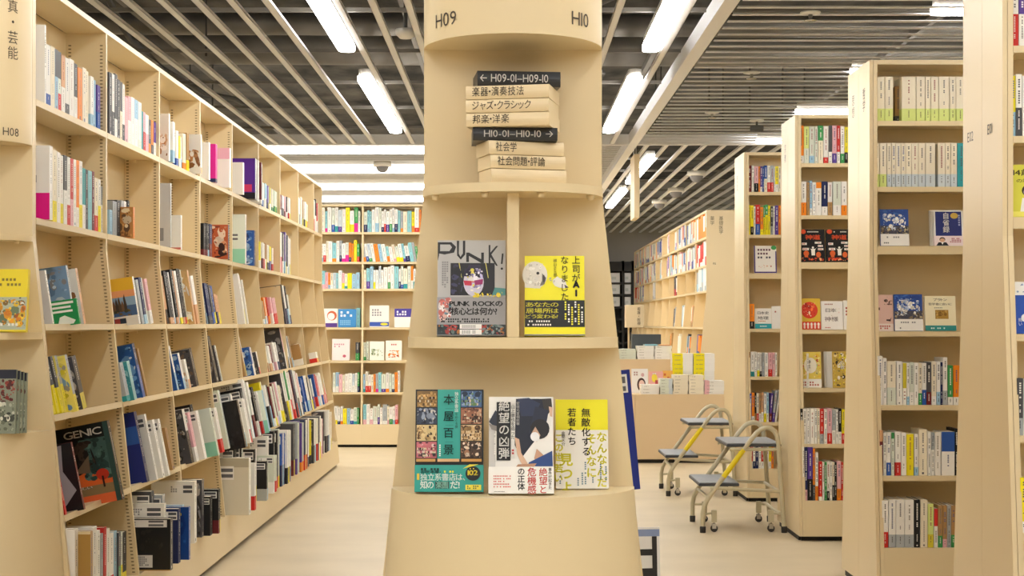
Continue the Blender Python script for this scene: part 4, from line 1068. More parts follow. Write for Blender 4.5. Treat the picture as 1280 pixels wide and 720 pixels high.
def d_shinto(S, r):
    S.rect(0, 0, 1, 1, '141214'); S.htext('神道', .22, .70, .026, 'e0532c', .03, width=.62); S.scrib(.3, .9, .85, .95, 1, 'e8e4dc', r); S.ell(.14, .93, .11, .07, 'e0532c', 14)
    for a, b, w_, h_ in ((.08, .52, .2, .07), (.6, .56, .26, .06), (.1, .36, .26, .07), (.72, .36, .22, .06), (.72, .46, .2, .06)): S.rect(a, b, a + w_, b + h_, 'e8e4dc'); S.scrib(a + .02, b + .012, a + w_ - .02, b + h_ - .012, 1, 'c0402a', r)
    S.ell(.52, .44, .045, .035, 'f2efe8', 12); S.pol([(.36, .46), (.45, .36), (.46, .2), (.6, .2), (.6, .36), (.68, .46), (.62, .40), (.42, .40)], 'f2efe8')
    S.ell(.25, .26, .11, .09, 'd8642e', 12); S.rect(.18, .14, .32, .24, 'd8642e'); S.ell(.74, .22, .1, .09, 'd8642e', 12); S.blobs(.06, .04, .94, .13, 14, ['e0532c', 'c8401f', 'f0a070'], r, .03, .06)
face_R(2, 2, 1000.2, 1031.4, 287, d_shinto, '141214', 'black book with orange characters beside the post, third shelf, third right-hand case', tilt=6)
face_R(2, 2, 1033.2, 1064.4, 287, d_shinto, '141214', 'second copy of black orange-lettered book, partly behind the nearer case', tilt=6)
def d_goldred(S, r):
    S.rect(0, 0, 1, 1, 'd8b23a'); S.ell(.5, .62, .38, .27, 'd8402a', 22); S.blobs(.25, .42, .75, .85, 18, ['e8703a', 'f2d8a0', 'b82c20', 'f0c8b0'], r, .04, .1); S.rect(0, 0, 1, .25, 'd8402a')
    for i in range(6): S.ell(.1 + i * .16, .17, .055, .05, 'f0e8d8', 10); S.rect(.06 + i * .16, .03, .14 + i * .16, .13, 'f0d8c8')
def d_kami(S, r):
    S.rect(0, 0, 1, 1, 'f0ece6'); S.htext('日本', .2, .62, .022, '4a4446', .005, width=.52); S.htext('神様', .14, .3, .026, '6a5a60', .005, width=.66); S.blobs(.1, .3, .9, .8, 10, ['e8d0c8', 'e0d8c8'], r, .02, .04); S.scrib(.15, .86, .6, .92, 1, 'a06a60', r); S.scrib(.15, .04, .5, .09, 1, 'c05a50', r)
face_R(2, 3, 998.6, 1026, 373.5, d_goldred, 'd8b23a', 'gold book with red disc, fourth shelf, third right-hand case')
face_R(2, 3, 1027.2, 1054, 377, d_kami, 'f0ece6', 'white book with grey characters beside the gold red-disc book')
face_R(2, 3, 1055, 1075, 376, lambda S, r: (S.rect(0, 0, 1, 1, 'f2efe8'), S.scrib(.1, .2, .3, .9, 1, 'b05a50', r, True)), 'f2efe8', 'white book half hidden behind the nearer case, beside white grey-lettered book')
def d_floral(S, r):
    S.rect(0, 0, 1, 1, 'e0c85a'); S.blobs(.02, .3, .98, .97, 50, ['c83a2c', 'f2ecdc', 'd8b23a', '6a8a4a', 'e8d890', 'f2c8a0'], r, .03, .08); S.ell(.5, .62, .3, .22, 'f0ead8', 20); S.vtext('神社', .42, .78, .022, '3a3430', .01); S.rect(0, 0, 1, .24, 'f0ede6'); S.scrib(.08, .04, .9, .18, 2, 'b06a60', r)
def d_floral2(S, r):
    S.rect(0, 0, 1, 1, 'c8a84a'); S.blobs(.02, .05, .98, .97, 70, ['3a3024', 'f2ecdc', '8a7a3a', 'e8d83a', '5a4a30', 'd8c890'], r, .03, .09); S.vtext('仏教', .5, .75, .022, 'f2efe6', .02)
face_R(2, 4, 1000, 1027, 440.5, d_floral, 'e0c85a', 'floral gold book with white centre, fifth shelf, third right-hand case')
face_R(2, 4, 1041.5, 1066, 440, d_floral2, 'c8a84a', 'dark gold floral book beside white volumes, fifth shelf, third right-hand case', t=.012)
for j in range(3): face_R(2, 4, 1031 + 3.4 * j, 1054 + 3.4 * j, 440, lambda S, r: S.rect(0, 0, 1, 1, 'f0eeea'), 'f0eeea', f'white volume overlapped behind the dark floral book, {ordw[j]} of three', t=.012, rec=.075 - .016 * j)
def d_violet(S, r):
    S.rect(0, 0, 1, 1, 'f0ece4'); S.rect(0, 0, 1, .05, '4a3a8a'); S.rect(0, 0, .05, 1, '4a3a8a'); S.rect(.95, 0, 1, .8, '4a3a8a'); S.ell(.88, .93, .12, .08, '3f9a54', 12)
    S.scrib(.14, .80, .8, .9, 1, '6a4a5a', r); S.scrib(.14, .66, .9, .76, 1, '6a4a5a', r); S.scrib(.14, .52, .9, .62, 1, '4a4a5a', r); S.blobs(.2, .2, .8, .3, 5, ['c86a5a', 'e0a080'], r, .03, .05)
face_R(3, 2, 943, 971, 307.5, d_violet, 'f0ece4', 'white book with violet edge and green corner, fourth right-hand case', spinec='4a3a8a')
def d_nihonshi(S, r):
    S.rect(0, 0, 1, 1, 'f1efe8'); S.htext('日本史', .16, .72, .020, '4a4a4c', .01, width=.7); S.htext('地理', .16, .46, .022, '4a4a4c', .01, width=.68); S.scrib(.2, .34, .8, .4, 1, 'd07a2a', r); S.rect(0, 0, 1, .24, '2fa8b4'); S.scrib(.2, .08, .8, .15, 1, 'f0f4f2', r)
face_R(3, 3, 944, 964.6, 386, d_nihonshi, 'f1efe8', 'white book with teal foot beside an orange spine, fourth right-hand case', t=.012)
face_R(3, 3, 965.2, 986, 383, lambda S, r: (S.rect(0, 0, 1, 1, 'f2f0ea'), S.scrib(.15, .7, .6, .8, 1, 'b06a60', r)), 'f2f0ea', 'plain white book beside the teal-footed book, fourth right-hand case', t=.012)
def d_14(S, r):
    S.rect(0, 0, 1, 1, 'd9d648'); S.htext('14歳', .1, .8, .022, '4a4420', .02, width=.62); S.htext('の君へ', .2, .66, .013, '4a4420', .01, width=.6); S.ell(.55, .5, .2, .11, '2a2622', 14); S.ell(.55, .47, .14, .08, 'f0d0b8', 14); S.pol([(.28, .1), (.36, .36), (.74, .36), (.82, .1)], 'f0eee8'); S.rect(.42, .16, .66, .3, '4a8ac0'); S.rect(0, 0, 1, .1, 'f0e86a')
face_R(0, 2, 1264.6, 1304, 206, d_14, 'd9d648', 'lime book with drawn figure at the photo edge, nearest right-hand case')
def d_bluew(S, r):
    S.rect(0, 0, 1, 1, '2450b0'); S.rect(0, .74, 1, 1, 'f0f0ee'); S.blobs(.05, .78, .95, .96, 14, ['b8c8e0', '8aa0c8'], r, .02, .05); S.ell(.35, .30, .12, .08, 'f2f2f0', 14); S.ell(.65, .5, .2, .15, '1a1c28', 12); S.vtext('問い', .2, .30, .012, 'f0f0ee', .01)
face_R(0, 3, 1268, 1308, 353, d_bluew, '2450b0', 'blue book with white top at the photo edge, nearest right-hand case')

# ---- left tower's two display books
def face_T(x1, yt, yb, Y, hb, w, draw, base, label, name, t=.02, tilt=8):
    h = (yb - yt) * Y / F
    X1 = PXX(x1, Y)
    return face_book(name, w, t, h / math.cos(R(tilt)), draw, random.Random(int(yt)), T(X1 - w / 2, Y + t, EYE + hb + .0006) @ RX(-tilt), base, label, 'book', 'books on the H08 tower', 'r', None, None, True)
def d_van(S, r):
    S.rect(0, 0, 1, 1, 'f2dc2e'); S.scrib(.45, .80, .9, .86, 1, '8a7a2a', r); S.scrib(.4, .72, .95, .78, 1, '8a7a2a', r); S.rect(0, .03, 1, .55, 'b8c0a8'); S.blobs(.02, .08, .98, .5, 70, ['e8a020', 'd8801c', '8a6a30', 'f0c83a', '6a7a5a', 'b05a20'], r, .03, .09)
    S.blobs(.02, .44, .98, .54, 16, ['d8d8cc', '8a9a8a', '3a3a34'], r, .02, .04); S.scrib(.3, .08, .95, .14, 1, 'f0eee2', r)
face_T(32, 342, 420.5, 4.62, -.0256, .142, d_van, 'f2dc2e', 'yellow book with sunflower picture on the H08 tower', 'art_book')
def d_manga(S, r):
    S.rect(0, 0, 1, 1, '8f9684'); S.rect(0, .86, 1, 1, '2a2c3a'); S.blobs(.02, .4, .6, .96, 40, ['d8742e', '5a8ab0', 'f2efe6', 'b03a34', '2c2c34'], r, .03, .09); S.blobs(.5, .5, .98, .86, 24, ['8a3a34', 'a85a4c', '5a2c2c'], r, .03, .07)
    S.rect(.02, .04, .6, .36, 'c8cab8'); S.scrib(.05, .1, .55, .3, 2, '3a3a38', r); S.blobs(.55, .03, .98, .5, 30, ['b8bca8', '6a7060', 'd8d8c8', '4a4e46'], r, .02, .06)
for j in range(4):
    h = .178
    face_T(19 + 4.3 * j, 466 + .6 * j, 546 - 1.1 * j, 4.565 + .014 * j, -.321, .13, d_manga, '8f9684', f'comic-covered volume on the H08 tower base, {ordw[j]} from the front of its fan', 'paperback', t=.012, tilt=4)

# ---- back bookcase
rng = random.Random(77)
BKC = 'WWWWWWWWWCCIILQJPYOGS'
def back_row(col_, r, x0, x1, yt0, lean=0, n0=1):
    items, x = [], x0
    while x < x1 - 1.5:
        wd = rng.uniform(2.6, 5.6)
        c = rng.choice(BKC); b = rng.choice('WWBTGYOPHVRLN')
        items.append(f'{x:.1f},{min(x + wd - .3, x1):.1f},{yt0 + rng.uniform(-3, 3):.1f},{c}' + (f'/{b}{rng.choice([18, 24, 30, 36])}' if b != c and rng.random() < .6 else '') + (f',l-{lean}' if lean else ''))
        x += wd
    put_row(dict(y=YB), 'R', RR[r], 0, items, f"{RRN[r]} shelf, {'narrow' if col_ == 0 else 'wide'} bay, back case", name='reference_book', group='books in the back bookcase', sd=300 + col_ * 10 + r, recess=.012, dmax=.18)
for r, (y0, y1) in enumerate(((260, 262), (301, 306), (339, 335))):
    back_row(0, r, 402.5 - 1, 450.4, y0 + 1)
    back_row(1, r, 454.8, 526 - 2 * r, y1, lean=9 if r == 1 else 0)
back_row(0, 5, 416, 449, 468); back_row(1, 5, 454, 500, 466)
back_row(0, 6, 418, 448.5, 509); back_row(1, 6, 454, 497, 508)
def face_Bk(r, x0, x1, yt, draw, base, label, t=.015):
    Y = YB + flare(RR[r]) + .02
    h = PH(yt, Y) - RR[r]; w = (x1 - x0) * Y / F
    face_book('reference_book', w, t, h, draw, random.Random(int(x0)), T(PXX((x0 + x1) / 2, Y), Y + t, EYE + RR[r] + .0006) @ RX(-6), base, label, 'book', 'books shown face out in the back case')
def simple(bg, *rects):
    def f(S, r):
        S.rect(0, 0, 1, 1, bg)
        for q in rects: S.rect(*q)
    return f
face_Bk(3, 404.5, 421.5, 386, lambda S, r: (S.rect(0, 0, 1, 1, 'f2efe8'), S.ell(.6, .62, .36, .26, 'c8603a', 16), S.ell(.55, .58, .26, .19, 'f2efe8', 16), S.rect(0, 0, 1, .22, '5a3a8a')), 'f2efe8', 'white book with orange ring, fourth shelf of the back case')
face_Bk(3, 422.6, 445, 386.5, lambda S, r: (S.rect(0, 0, 1, 1, '3f8ac8'), S.scrib(.1, .55, .9, .9, 2, 'e8f0f4', r), S.scrib(.1, .1, .9, .4, 3, '8ac0e0', r)), '3f8ac8', 'sky blue book with white title, fourth shelf of the back case')
face_Bk(3, 462, 486, 382, lambda S, r: (S.rect(0, 0, 1, 1, 'eeeae2'), S.scrib(.1, .5, .8, .85, 3, '8a8a90', r), S.rect(0, .04, 1, .24, '3f5ab0'), S.ell(.75, .14, .2, .06, 'e8d83a', 12)), 'eeeae2', 'white book with blue foot and yellow seal, fourth shelf of the back case')
face_Bk(3, 493, 516, 386, lambda S, r: (S.rect(0, 0, 1, 1, 'efece8'), S.rect(0, .55, 1, 1, '4a3f9a'), S.scrib(.1, .62, .8, .9, 2, 'f0eef4', r)), 'efece8', 'white book with violet top, fourth shelf of the back case')
face_Bk(4, 415, 437, 424, lambda S, r: (S.rect(0, 0, 1, 1, 'f0e2e0'), S.scrib(.1, .6, .8, .8, 2, 'c890a0', r), S.ell(.7, .2, .1, .07, 'c05a70', 10)), 'f0e2e0', 'pale pink book on the fifth shelf of the back case')
face_Bk(4, 462, 480, 427, lambda S, r: (S.rect(0, 0, 1, 1, 'eef0e4'), S.blobs(.1, .2, .9, .6, 14, ['6a7a5a', '9aaa88', 'c8d0b8'], r, .06, .12)), 'eef0e4', 'white book with green drawing, fifth shelf of the back case')
face_Bk(4, 482, 502, 426, lambda S, r: (S.rect(0, 0, 1, 1, 'f2eee4'), S.blobs(.15, .15, .85, .5, 12, ['e8862a', 'f0b070', 'c85a2a'], r, .08, .16), S.scrib(.2, .75, .8, .85, 1, 'c05a4a', r)), 'f2eee4', 'white book with orange picture, fifth shelf of the back case')
put_row(dict(y=YB), 'R', RR[3], 0, ['445.5,450,385,J'], 'fourth shelf, narrow bay, back case', name='reference_book', group='books in the back bookcase', sd=1, recess=.05)
put_row(dict(y=YB), 'R', RR[4], 0, ['444.5,449,428,D/G40'], 'fifth shelf, narrow bay, back case', name='reference_book', group='books in the back bookcase', sd=2, recess=.05)
put_row(dict(y=YB), 'R', RR[4], 0, ['454.5,457.5,428,I/G20', '458,461.2,427,I'], 'fifth shelf, wide bay, back case', name='reference_book', group='books in the back bookcase', sd=3, recess=.05)

# ---- far medical bookcase: spines face -x (local frame turned)
rng = random.Random(41)
def med_row(k, r, n, cols, full=True, lean=0):
    rg = random.Random(900 + k * 10 + r)
    Mb = T(XM, YM + .855 * (k + 1), EYE) @ RZ(-90)
    # local x runs towards the camera; books fill from the far side or sit by the near upright
    tot = .82 if full else .82 * n
    x = .02 if full else .835 - tot
    i = 0
    cnt = max(1, int(tot / .105))
    seq = []
    while x < .835 - .03 and i < 9:
        t_ = rg.uniform(.06, .125) if full else rg.uniform(.05, .09)
        t_ = min(t_, .838 - x)
        seq.append((x, t_)); x += t_ + .0015; i += 1
        if i >= cnt + 1: break
    for j, (x, t_) in enumerate(reversed(seq)):
        c = rg.choice(cols); b = rg.choice(cols)
        h = rg.uniform(.19, .235)
        M = Mb @ T(x, flare(RR[r]) + .012, RR[r] + .0006) @ RX(-(3 if r > 2 else 0))
        o = spine_book('medical_book', t_ - .0008, h, .14, c, rg, M, b if b != c else None, rg.choice([.2, .3, .4]), plain=False)
        tag(o, f"{WORD[c]} spine{' ' + WORD[b] + ' band' if b != c else ''}, {ordw[j]} from its near post, {RRN[r]} shelf, {ordw[k]} bay, medical case", 'book', 'books in the far medical case')
MC = 'WWWWCIWLBVSPOW'
med_row(0, 0, 1, 'OOOW', True); med_row(0, 1, 1, 'WWR'); med_row(0, 2, 1, 'WWLS')
for k in range(1, 10):
    med_row(k, 0, .4 if k in (3, 4) else 1, MC, k not in (3, 4)); med_row(k, 1, .45 if k in (4, 5) else 1, MC, k not in (4, 5))
med_row(3, 2, .5, 'RMDW', False); med_row(6, 2, .6, 'WWS', False); med_row(8, 2, 1, MC); med_row(9, 2, 1, 'ORWW')
for k, cs in ((1, 'WFE'), (2, 'LSW'), (3, 'WDS')): med_row(k, 3, .3, cs, False)
for k, cs in ((0, 'BNO'), (1, 'ODL'), (2, 'WC'), (3, 'OE')): med_row(k, 4, .45, cs, False)

# ---- magazines that stick out of the centre case beside the tower
def loose_mag(name, label, w, t, h, draw, base, M):
    return face_book(name, w, t, h, draw, random.Random(3), M, base, label, 'magazine', None, 'r', None, None, True)
def d_bluem(S, r):
    S.rect(0, 0, 1, 1, '22338f'); S.rect(.3, .81, .965, .965, 'f0efec'); S.rect(.6, .89, .945, .945, '6a6a6e'); S.rect(.66, .825, .945, .865, '6a6a6e'); S.scrib(.5, .72, .85, .74, 1, 'd8dcf0', r)
Ym = 3.42
X_ = PXX(800.5, Ym)
loose_mag('magazine', 'blue magazine with white price label leaning out beside the tower', .21, .006, .262, d_bluem, '22338f',
          T(X_ - .105, Ym + .006, EYE - .36) @ T(.105, 0, 0) @ RY(-5.2) @ T(-.105, 0, 0))
def d_plaid(S, r):
    S.rect(0, 0, 1, 1, 'e9e7e4'); S.rect(0, .93, 1, .985, '8a9ac0')
    for i in range(5): S.rect(.0, .1 + i * .17, .97, .15 + i * .17 + .02 * (i % 2), '2b292c')
    for a in (.5, .64, .92): S.rect(a, .02, a + .05, .93, '2b292c')
    S.rect(.7, .02, .74, .93, '8a8a90')
loose_mag('magazine', 'white magazine with dark checked cover by the tower foot', .21, .006, .28, d_plaid, 'e9e7e4',
          T(PXX(827, 3.44) - .105, 3.446, EYE - PH(660, 3.44) * -1 - .28 - .0) @ T(0, 0, .0) @ RY(-1.0))
loose_mag('magazine', 'thin black magazine leaning out behind the tower, beside the back aisle', .21, .005, .21, lambda S, r: (S.rect(0, 0, 1, 1, '17161a'), S.rect(0, .0, .01, 1, 'd8d0c0')), '17161a',
          T(PXX(505.5, 3.3) + .105, 3.31, EYE - .262) @ T(-.105, 0, 0) @ RY(8.4) @ T(.105, 0, 0))

# ================================================================ BOOK ISLAND
YI = 12.28
t = thing('display_island', 'low tan display island with a raised rear tier under stacked books', 'display table', T(1.1, YI, 0))
hT = EYE - .551
a = MB(); a.box(-.6, -.125, 0, .02, .03, hT - .0005); a.box(-.1225, .575, 0, .02, .03, hT - .0005); a.build('front_panel', M_panel, t, bevel=.002)
a = MB(); a.box(-.6, .575, .0205, .8, .03, hT - .03); a.build('body', M_panel, t)
a = MB(); a.box(-.6, .575, .0205, .8, hT - .0295, hT); a.build('deck', M_panel, t, bevel=.002)
a = MB(); a.box(-.58, .56, .03, .78, 0, .0295); a.build('toe_kick', M_kick, t)
hT2 = EYE + PH(449, 12.72)
a = MB(); a.box(-.6, .215, .42, .8, hT + .0005, hT2); a.build('raised_tier', M_panel, t, bevel=.002)
def flat_book(x0, x1, y0, d, z, th, c, rg, label, name='paperback', band=None, spinec=None, split=None, group='books stacked on the display island'):
    a = MB(); c0 = jit(c, rg, .03)
    W = x1 - x0; k = min(.0015, th * .15)
    a.box(0, W, 0, d, 0, k, c0); a.box(0, W, 0, d, th - k, th, c0); a.box(0, W, 0, k, k, th - k, jit(spinec or c, rg, .03))
    a.box(.002, W - .002, k, d - .003, k, th - k, PAGE)
    S = Surf(a, (0, 0, 0), (1, 0, 0), (0, 0, 1), W, th)
    if split: S.rect(0, .0, split, 1, band)
    elif band: S.rect(.7, 0, 1, 1, band)
    S.scrib(.12, .4, .5, .62, 1, '8a857c' if not dark(c) else 'e8e4da', rg)
    tx = Surf(a, (0, 0, th), (1, 0, 0), (0, 1, 0), W, d)
    if split: tx.rect(0, 0, split, 1, band)
    tx.scrib(.2, .55, .8, .8, 2, '8a857c', rg)
    o = a.build(name, M_print, None, T(x0, y0, z))
    return tag(o, label, 'book', group)
rg = random.Random(8)
def IX(px, Y=YI + .03): return PXX(px, Y)
def stack(px0, px1, y, base_z, n, th, c, what, band=None, split=None, top=None):
    for i in range(n):
        j = rg.uniform(-.003, .003)
        flat_book(PXX(px0, y) + j, PXX(px1, y) + j, y, .19, base_z + .0004 + i * (th + .0004), th, c, rg,
                  f"{what}, {ordw[i]} from the bottom", band=band, split=split)
z0 = hT + .0004
stack(801.5, 824, YI + .02, z0, 3, .024, 'W', 'thick white book in front stack below the picture card')
stack(825, 840.5, YI + .02, z0, 5, .0235, 'I', 'off-white book in stack beside the cream stacks', 'Q')
stack(841.5, 859.8, YI + .02, z0, 6, .0245, 'C', 'cream book in stack nearest the off-white stack')
stack(861, 879.6, YI + .02, z0, 6, .0245, 'C', 'cream book in stack nearest the pinkish stack')
stack(880.6, 905, YI + .02, z0, 4, .026, 'W', 'white book in wide end stack of the island', 'P', .25)
YBk = YI + .26
for i in range(8):
    pass
stack(840.2, 866, YBk, hT + .0004, 9, .0345, 'W', 'yellow and white book in tall stack near the raised tier', 'Y', .52)
stack(866.8, 893, YBk, hT + .0004, 9, .0345, 'W', 'yellow and white book in tall stack near the end panel', 'Y', .52)
YT = YI + .45
stack(774, 795, YT, hT2 + .0004, 4, .02, 'I', 'off-white book in tier stack nearest the tower')
stack(796.5, 817.5, YT, hT2 + .0004, 5, .021, 'W', 'white book in middle tier stack')
stack(818.3, 839.5, YT, hT2 + .0004, 5, .021, 'W', 'white book in tier stack by the yellow books')
zt = hT2 + .0004 + 5 * .0214 + .001
flat_book(PXX(806, YT), PXX(822, YT), YT + .005, .18, zt, .012, 'L', rg, 'bright blue thin book lying on the middle tier stack', spinec='J')
flat_book(PXX(824, YT), PXX(838, YT), YT + .005, .18, zt, .010, 'F', rg, 'peach thin book lying on the tier stack by yellow books')
# flat dark slipcases at the back of the tier
a = MB()
YS2 = YI + .66
for_t = thing('ledger_case', 'long dark grey slipcase lying across the back of the island tier', 'case', T(PXX(790, YS2), YS2, hT2 + .0006))
a.box(0, .24, 0, .13, 0, .20, None); a.build('case', mat('slipcase_cloth', hx('4d5152'), .7), for_t, bevel=.003)
a = MB(); a.box(.02, .235, -.0012, -.0002, .03, .045); a.build('label_strip', mat('green_strip', hx('4f7a4a'), .6), for_t)
# upright cards at the front of the island
def card(px0, px1, py0, py1, Y, zb, draw, label):
    w = PXX(px1, Y) - PXX(px0, Y); h = (py1 - py0) * Y / F
    return face_book('display_card', w, .006, h, draw, random.Random(int(px0)), T(PXX((px0 + px1) / 2, Y), Y + .006, zb) @ RX(-5), 'f2efe8', label, 'card', None)
YC = YI + .03
def d_face(S, r):
    S.rect(0, 0, 1, 1, 'f3efec'); S.ell(.6, .35, .26, .28, '4a3230', 16); S.ell(.62, .34, .18, .2, 'e8c4b4', 14); S.ell(.68, .75, .1, .08, 'd8b0b0', 10); S.scrib(.12, .6, .4, .9, 2, 'b08a8a', r, True)
YF = YI + .24
card(789.5, 809.6, 462.5, 480.8, YF, hT + .08, d_face, 'white card with drawn face at the front stack of the island') if False else None
o = card(789.5, 810, 461.5, 492, YI + .19, hT + .0006, d_face, 'white picture card with drawn face behind the front stacks')
o = card(811, 829, 465, 492, YI + .20, hT + .0006, lambda S, r: (S.rect(0, 0, 1, 1, 'efb0a8'), S.ell(.4, .7, .2, .2, 'f0d84a', 12), S.rect(.45, .35, .8, .6, 'c85a5a'), S.scrib(.1, .85, .9, .95, 1, 'f2e8e0', r)), 'pink card with yellow spot behind the front stacks')
o = card(828, 841, 464, 492, YI + .215, hT + .0006, lambda S, r: (S.rect(0, 0, 1, 1, 'f0b45a'), S.scrib(.1, .6, .9, .9, 2, 'd86a3a', r)), 'orange card beside the yellow and white stacks')
# little sign board that stands behind the tier, and dark books on its rack
t = thing('shelf_sign_board', 'square beige sign board with a vertical heading over the island', 'sign', T(PXX(795, 13.1), 13.15, 0))
zb, zt_ = EYE - PH(409.5, 13.1), EYE + PH(381, 13.1)
zb = EYE + PH(409.5, 13.1)
a = MB(); a.box(-.08, .07, 0, .16, zb, zt_); a.build('board', M_signbg, t, bevel=.002)
a = MB(); a.box(-.06, -.045, .06, .075, 0.53, zb); a.box(.035, .05, .06, .075, 0.53, zb); a.build('post', M_case, t)
a = MB(); a.box(-.1, .09, .02, .14, 0, .53); a.build('plinth', M_panel, t)
l = MB(); S = Surf(l, (-.08, -.0006, zb), (1, 0, 0), (0, 0, 1), .15, zt_ - zb); S.vtext('看護・医療', .72, .9, .03, '4a4036'); l.build('lettering', M_text, t)
# black rack with white boxes by the far wall
XRk0, XRk1, YRk = PXX(740, 23.9), PXX(792, 23.9), 23.9
t = thing('storage_rack', 'black open rack holding white boxes against the far grey wall', 'rack', T(0, YRk, 0))
a = MB()
for x in (XRk0, PXX(777.5, YRk), XRk1 - .03): a.box(x, x + .035, 0, .5, 0, EYE + PH(326, YRk))
a.build('upright', M_blackcab, t)
zs = [EYE + PH(p, YRk) for p in (353, 367.5, 383, 398, 413, 428, 443)]
for z in zs:
    a = MB(); a.box(XRk0, XRk1, 0.002, .498, z - .03, z); a.build('shelf', M_blackcab, t)
a = MB(); a.box(XRk0, XRk1, .0, .5, EYE + PH(339, YRk), EYE + PH(327, YRk)); a.build('fascia', M_blackcab, t)
a = MB(); a.box(XRk0, XRk1, .49, .50, 0, EYE + PH(339, YRk)); a.build('back_panel', M_blackcab, t)
n = 0
for i, z in enumerate(zs[:3]):
    for j in range(2):
        x0 = PXX((763.5, 781)[j], YRk)
        wb = (.14, .095)[j]; a = MB(); a.box(0, wb, 0, .3, 0, .145, hx('eceef0')); Sx = Surf(a, (0, 0, 0), (1, 0, 0), (0, 0, 1), wb, .145); Sx.rect(.1, .3, .6, .6, 'd0d8d8')
        tag(a.build('file_box', M_print, None, T(x0, YRk + .03, z + .0006)), f"white file box on the black rack, {['hidden side', 'aisle side'][j]} of its {['top', 'second', 'third'][i]} shelf", 'box', 'file boxes on the black rack')
# sign blade that hangs from the ceiling, seen edge-on
t = thing('hanging_sign', 'narrow cream sign blade hanging from the ceiling past the tower', 'sign', T(PXX(796.2, 12.9), 12.9, 0))
zb = EYE + PH(272, 12.9)
a = MB(); a.box(-.022, .022, 0, .42, zb, HC - .02); a.build('blade', M_signbg, t, bevel=.002)
a = MB(); a.box(-.004, .004, .08, .09, HC - .021, HC + .06); a.box(-.004, .004, .33, .34, HC - .021, HC + .06); a.build('hanger_rod', M_slat, t)

# ================================================================ STEP STOOLS
def stool(label, X0, Y0):
    t = thing('step_stool', label, 'step stool', T(X0, Y0, 0), 'two-step rolling stools')
    W = .46
    r = .0125
    def arc(cx, cz, rad, a0, a1, n=8): return [(cx + rad * math.cos(R(a0 + (a1 - a0) * i / n)), cz + rad * math.sin(R(a0 + (a1 - a0) * i / n))) for i in range(n + 1)]
    for side, y in (('near', 0), ('far', W)):
        pts = [(0, .022), (0, .10), (.008, .14), (.022, .17), (.045, .205)]
        pts += [(.255, .49)]
        pts += [(.282, .522), (.305, .54), (.33, .548), (.355, .545), (.375, .53), (.388, .505), (.394, .47)]
        pts += [(.425, .022)]
        a = MB(); a.tube([(x, y, z) for x, z in pts], r, 10)
        f = a.build('side_frame', M_stool, t)
        def on(s): return (.045 + .21 * s, .205 + .285 * s)
        p0, p1 = on(.30), on(.80)
        if side == 'near':
            b = MB(); b.tube([(p0[0], y, p0[1]), (p1[0], y, p1[1])], r + .0016, 10); b.build('yellow_grip_tape', M_yel, f)
        for x in (0, .425):
            b = MB(); b.lathe([(0, 0), (.015, 0), (.016, .03), (.0128, .034)], (x, y, 0), 12); b.build('rubber_foot', M_rub, f)
        # side rails
        b = MB(); b.tube([(.04, y, .235), (.405, y, .215)], .009, 8); b.build('lower_rail', M_stool, f)
        b = MB(); b.tube([(.14, y, .435), (.398, y, .435)], .009, 8); b.build('upper_rail', M_stool, f)
        # sprung castor beside each leg
        for x in (.062, .36):
            s_ = 1 if y == 0 else -1
            yy = y + s_ * .025
            b = MB(); b.box(x - .014, x + .014, yy - .012, yy + .012, .052, .115); 
            q = b.build('caster_bracket', M_stool, t, bevel=.002)
            b = MB(); b.lathe([(0, 0), (.006, 0), (.006, .02), (0, .02)], (x, yy, .040), 8); b.box(x - .011, x + .011, yy - .010, yy - .008, .018, .044); b.box(x - .011, x + .011, yy + .008, yy + .010, .018, .044); b.build('fork', M_chrome, q)
            b = MB()
            V = []
            b.prism([(.019 * math.cos(2 * PI * i / 18), .019 * math.sin(2 * PI * i / 18)) for i in range(18)], lambda p, s: (x + p[0], yy + (-.007, .007)[s], .0195 + p[1]), smooth=False)
            b.build('wheel', M_rub, q)
            b = MB(); b.tube([(x + (-.012 if x < .2 else .012), yy, .10), (.0 if x < .2 else .418, y, .095)], .006, 8); b.build('link', M_stool, q)
    for x0, x1, z, nm in ((-.02, .19, .262, 'lower_step'), (.125, .41, .468, 'upper_step')):
        a = MB(); a.box(x0, x1, -.004, W + .004, z - .020, z - .0045); s_ = a.build(nm, M_treadedge, t, bevel=.004)
        a = MB(); a.box(x0 + .004, x1 - .004, .0, W, z - .004, z); a.build('tread', M_tread, s_, bevel=.0015)
    for x, z in ((.398, .215), (.404, .10), (.03, .18)):
        a = MB(); a.tube([(x, 0, z), (x, W, z)], .009, 8); a.build('cross_bar', M_stool, t)
stool('nearer of two cream step stools with grey treads, beside the third right-hand case', 1.005, 8.19)
stool('farther of two cream step stools with grey treads, in front of the book island', 1.0, 9.93)

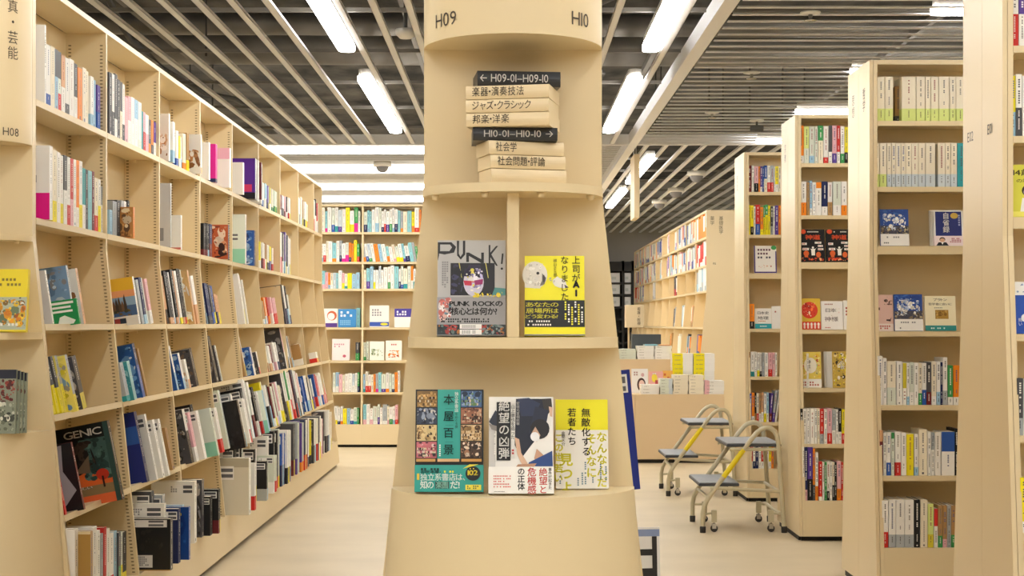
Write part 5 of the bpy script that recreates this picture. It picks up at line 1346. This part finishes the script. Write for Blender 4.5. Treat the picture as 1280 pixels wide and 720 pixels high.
# ================================================================ CEILING FITTINGS
def dome(px, py, label, r=.075):
    Y = 1.42 * F / (HY - py - 4)
    t = thing('dome_camera', label, 'camera', T(PXX(px, Y), Y, HC))
    a = MB(); a.lathe([(0, -.045), (r, -.045), (r * 1.05, -.03), (r, .0), (0, .0)], (0, 0, 0), 24); a.build('housing', M_dome, t)
    a = MB(); a.lathe([(0, -.045 - r * .72)] + [(r * .74 * math.sin(R(q)), -.045 - r * .72 * math.cos(R(q))) for q in (15, 30, 45, 60, 75, 90)], (0, 0, 0), 20); a.build('lens_dome', M_lens, t)
dome(478, 198, 'white dome camera under the light strips at the back aisle')
dome(870.5, 210, 'white dome camera beyond the cross beam, first of three in a line', .085)
dome(845, 231, 'white dome camera beyond the cross beam, middle of three in a line', .085)
dome(824, 246, 'white dome camera beyond the cross beam, last of three in a line', .085)
def sprinkler(px, py, label, s=1):
    Y = 1.42 * F / (HY - py - 2)
    t = thing('sprinkler_head', label, 'sprinkler', T(PXX(px, Y), Y, HC))
    a = MB(); a.lathe([(0, .002), (.035 * s, .0), (.037 * s, -.006), (.018 * s, -.012), (0, -.012)], n=20); a.build('escutcheon', M_dome, t)
    a = MB(); a.lathe([(0, -.012), (.008 * s, -.012), (.006 * s, -.035), (.022 * s, -.038), (.022 * s, -.041), (0, -.041)], n=16); a.build('deflector', M_chrome, t)
sprinkler(1013, 13, 'sprinkler head in crosswise slats, nearest of three', 1.3)
sprinkler(939.5, 88, 'sprinkler head in crosswise slats, middle of three', 1.3)
sprinkler(890, 138, 'sprinkler head in crosswise slats, farthest of three', 1.3)
def spot(px, py, label):
    Y = 1.42 * F / (HY - py)
    t = thing('track_spotlight', label, 'spotlight', T(PXX(px, Y), Y, HC))
    a = MB(); a.lathe([(0, 0), (.05, 0), (.05, -.012), (0, -.012)], n=16); a.build('base_plate', M_dome, t)
    a = MB(); a.tube([(0, 0, -.012), (0, 0, -.05)], .008, 8); a.build('stem', M_dark, t)
    a = MB(); a.tube([(-.045, 0, -.055), (.045, 0, -.055)], .02, 14); a.build('lamp_head', M_dark, t)
spot(946, 150, 'small dark spotlight below crosswise slats above the fourth right-hand case')
Y = 1.42 * F / (HY - 48)
t = thing('smoke_detector', 'round white detector on a stem between slats, near the tower header', 'detector', T(PXX(507, Y), Y, HC))
a = MB(); a.tube([(0, 0, .05), (0, 0, .4)], .01, 8); a.build('stem', M_dark, t)
a = MB(); a.lathe([(0, 0), (.03, .0), (.05, .02), (.05, .045), (0, .05)], n=20); a.build('head', M_dome, t)
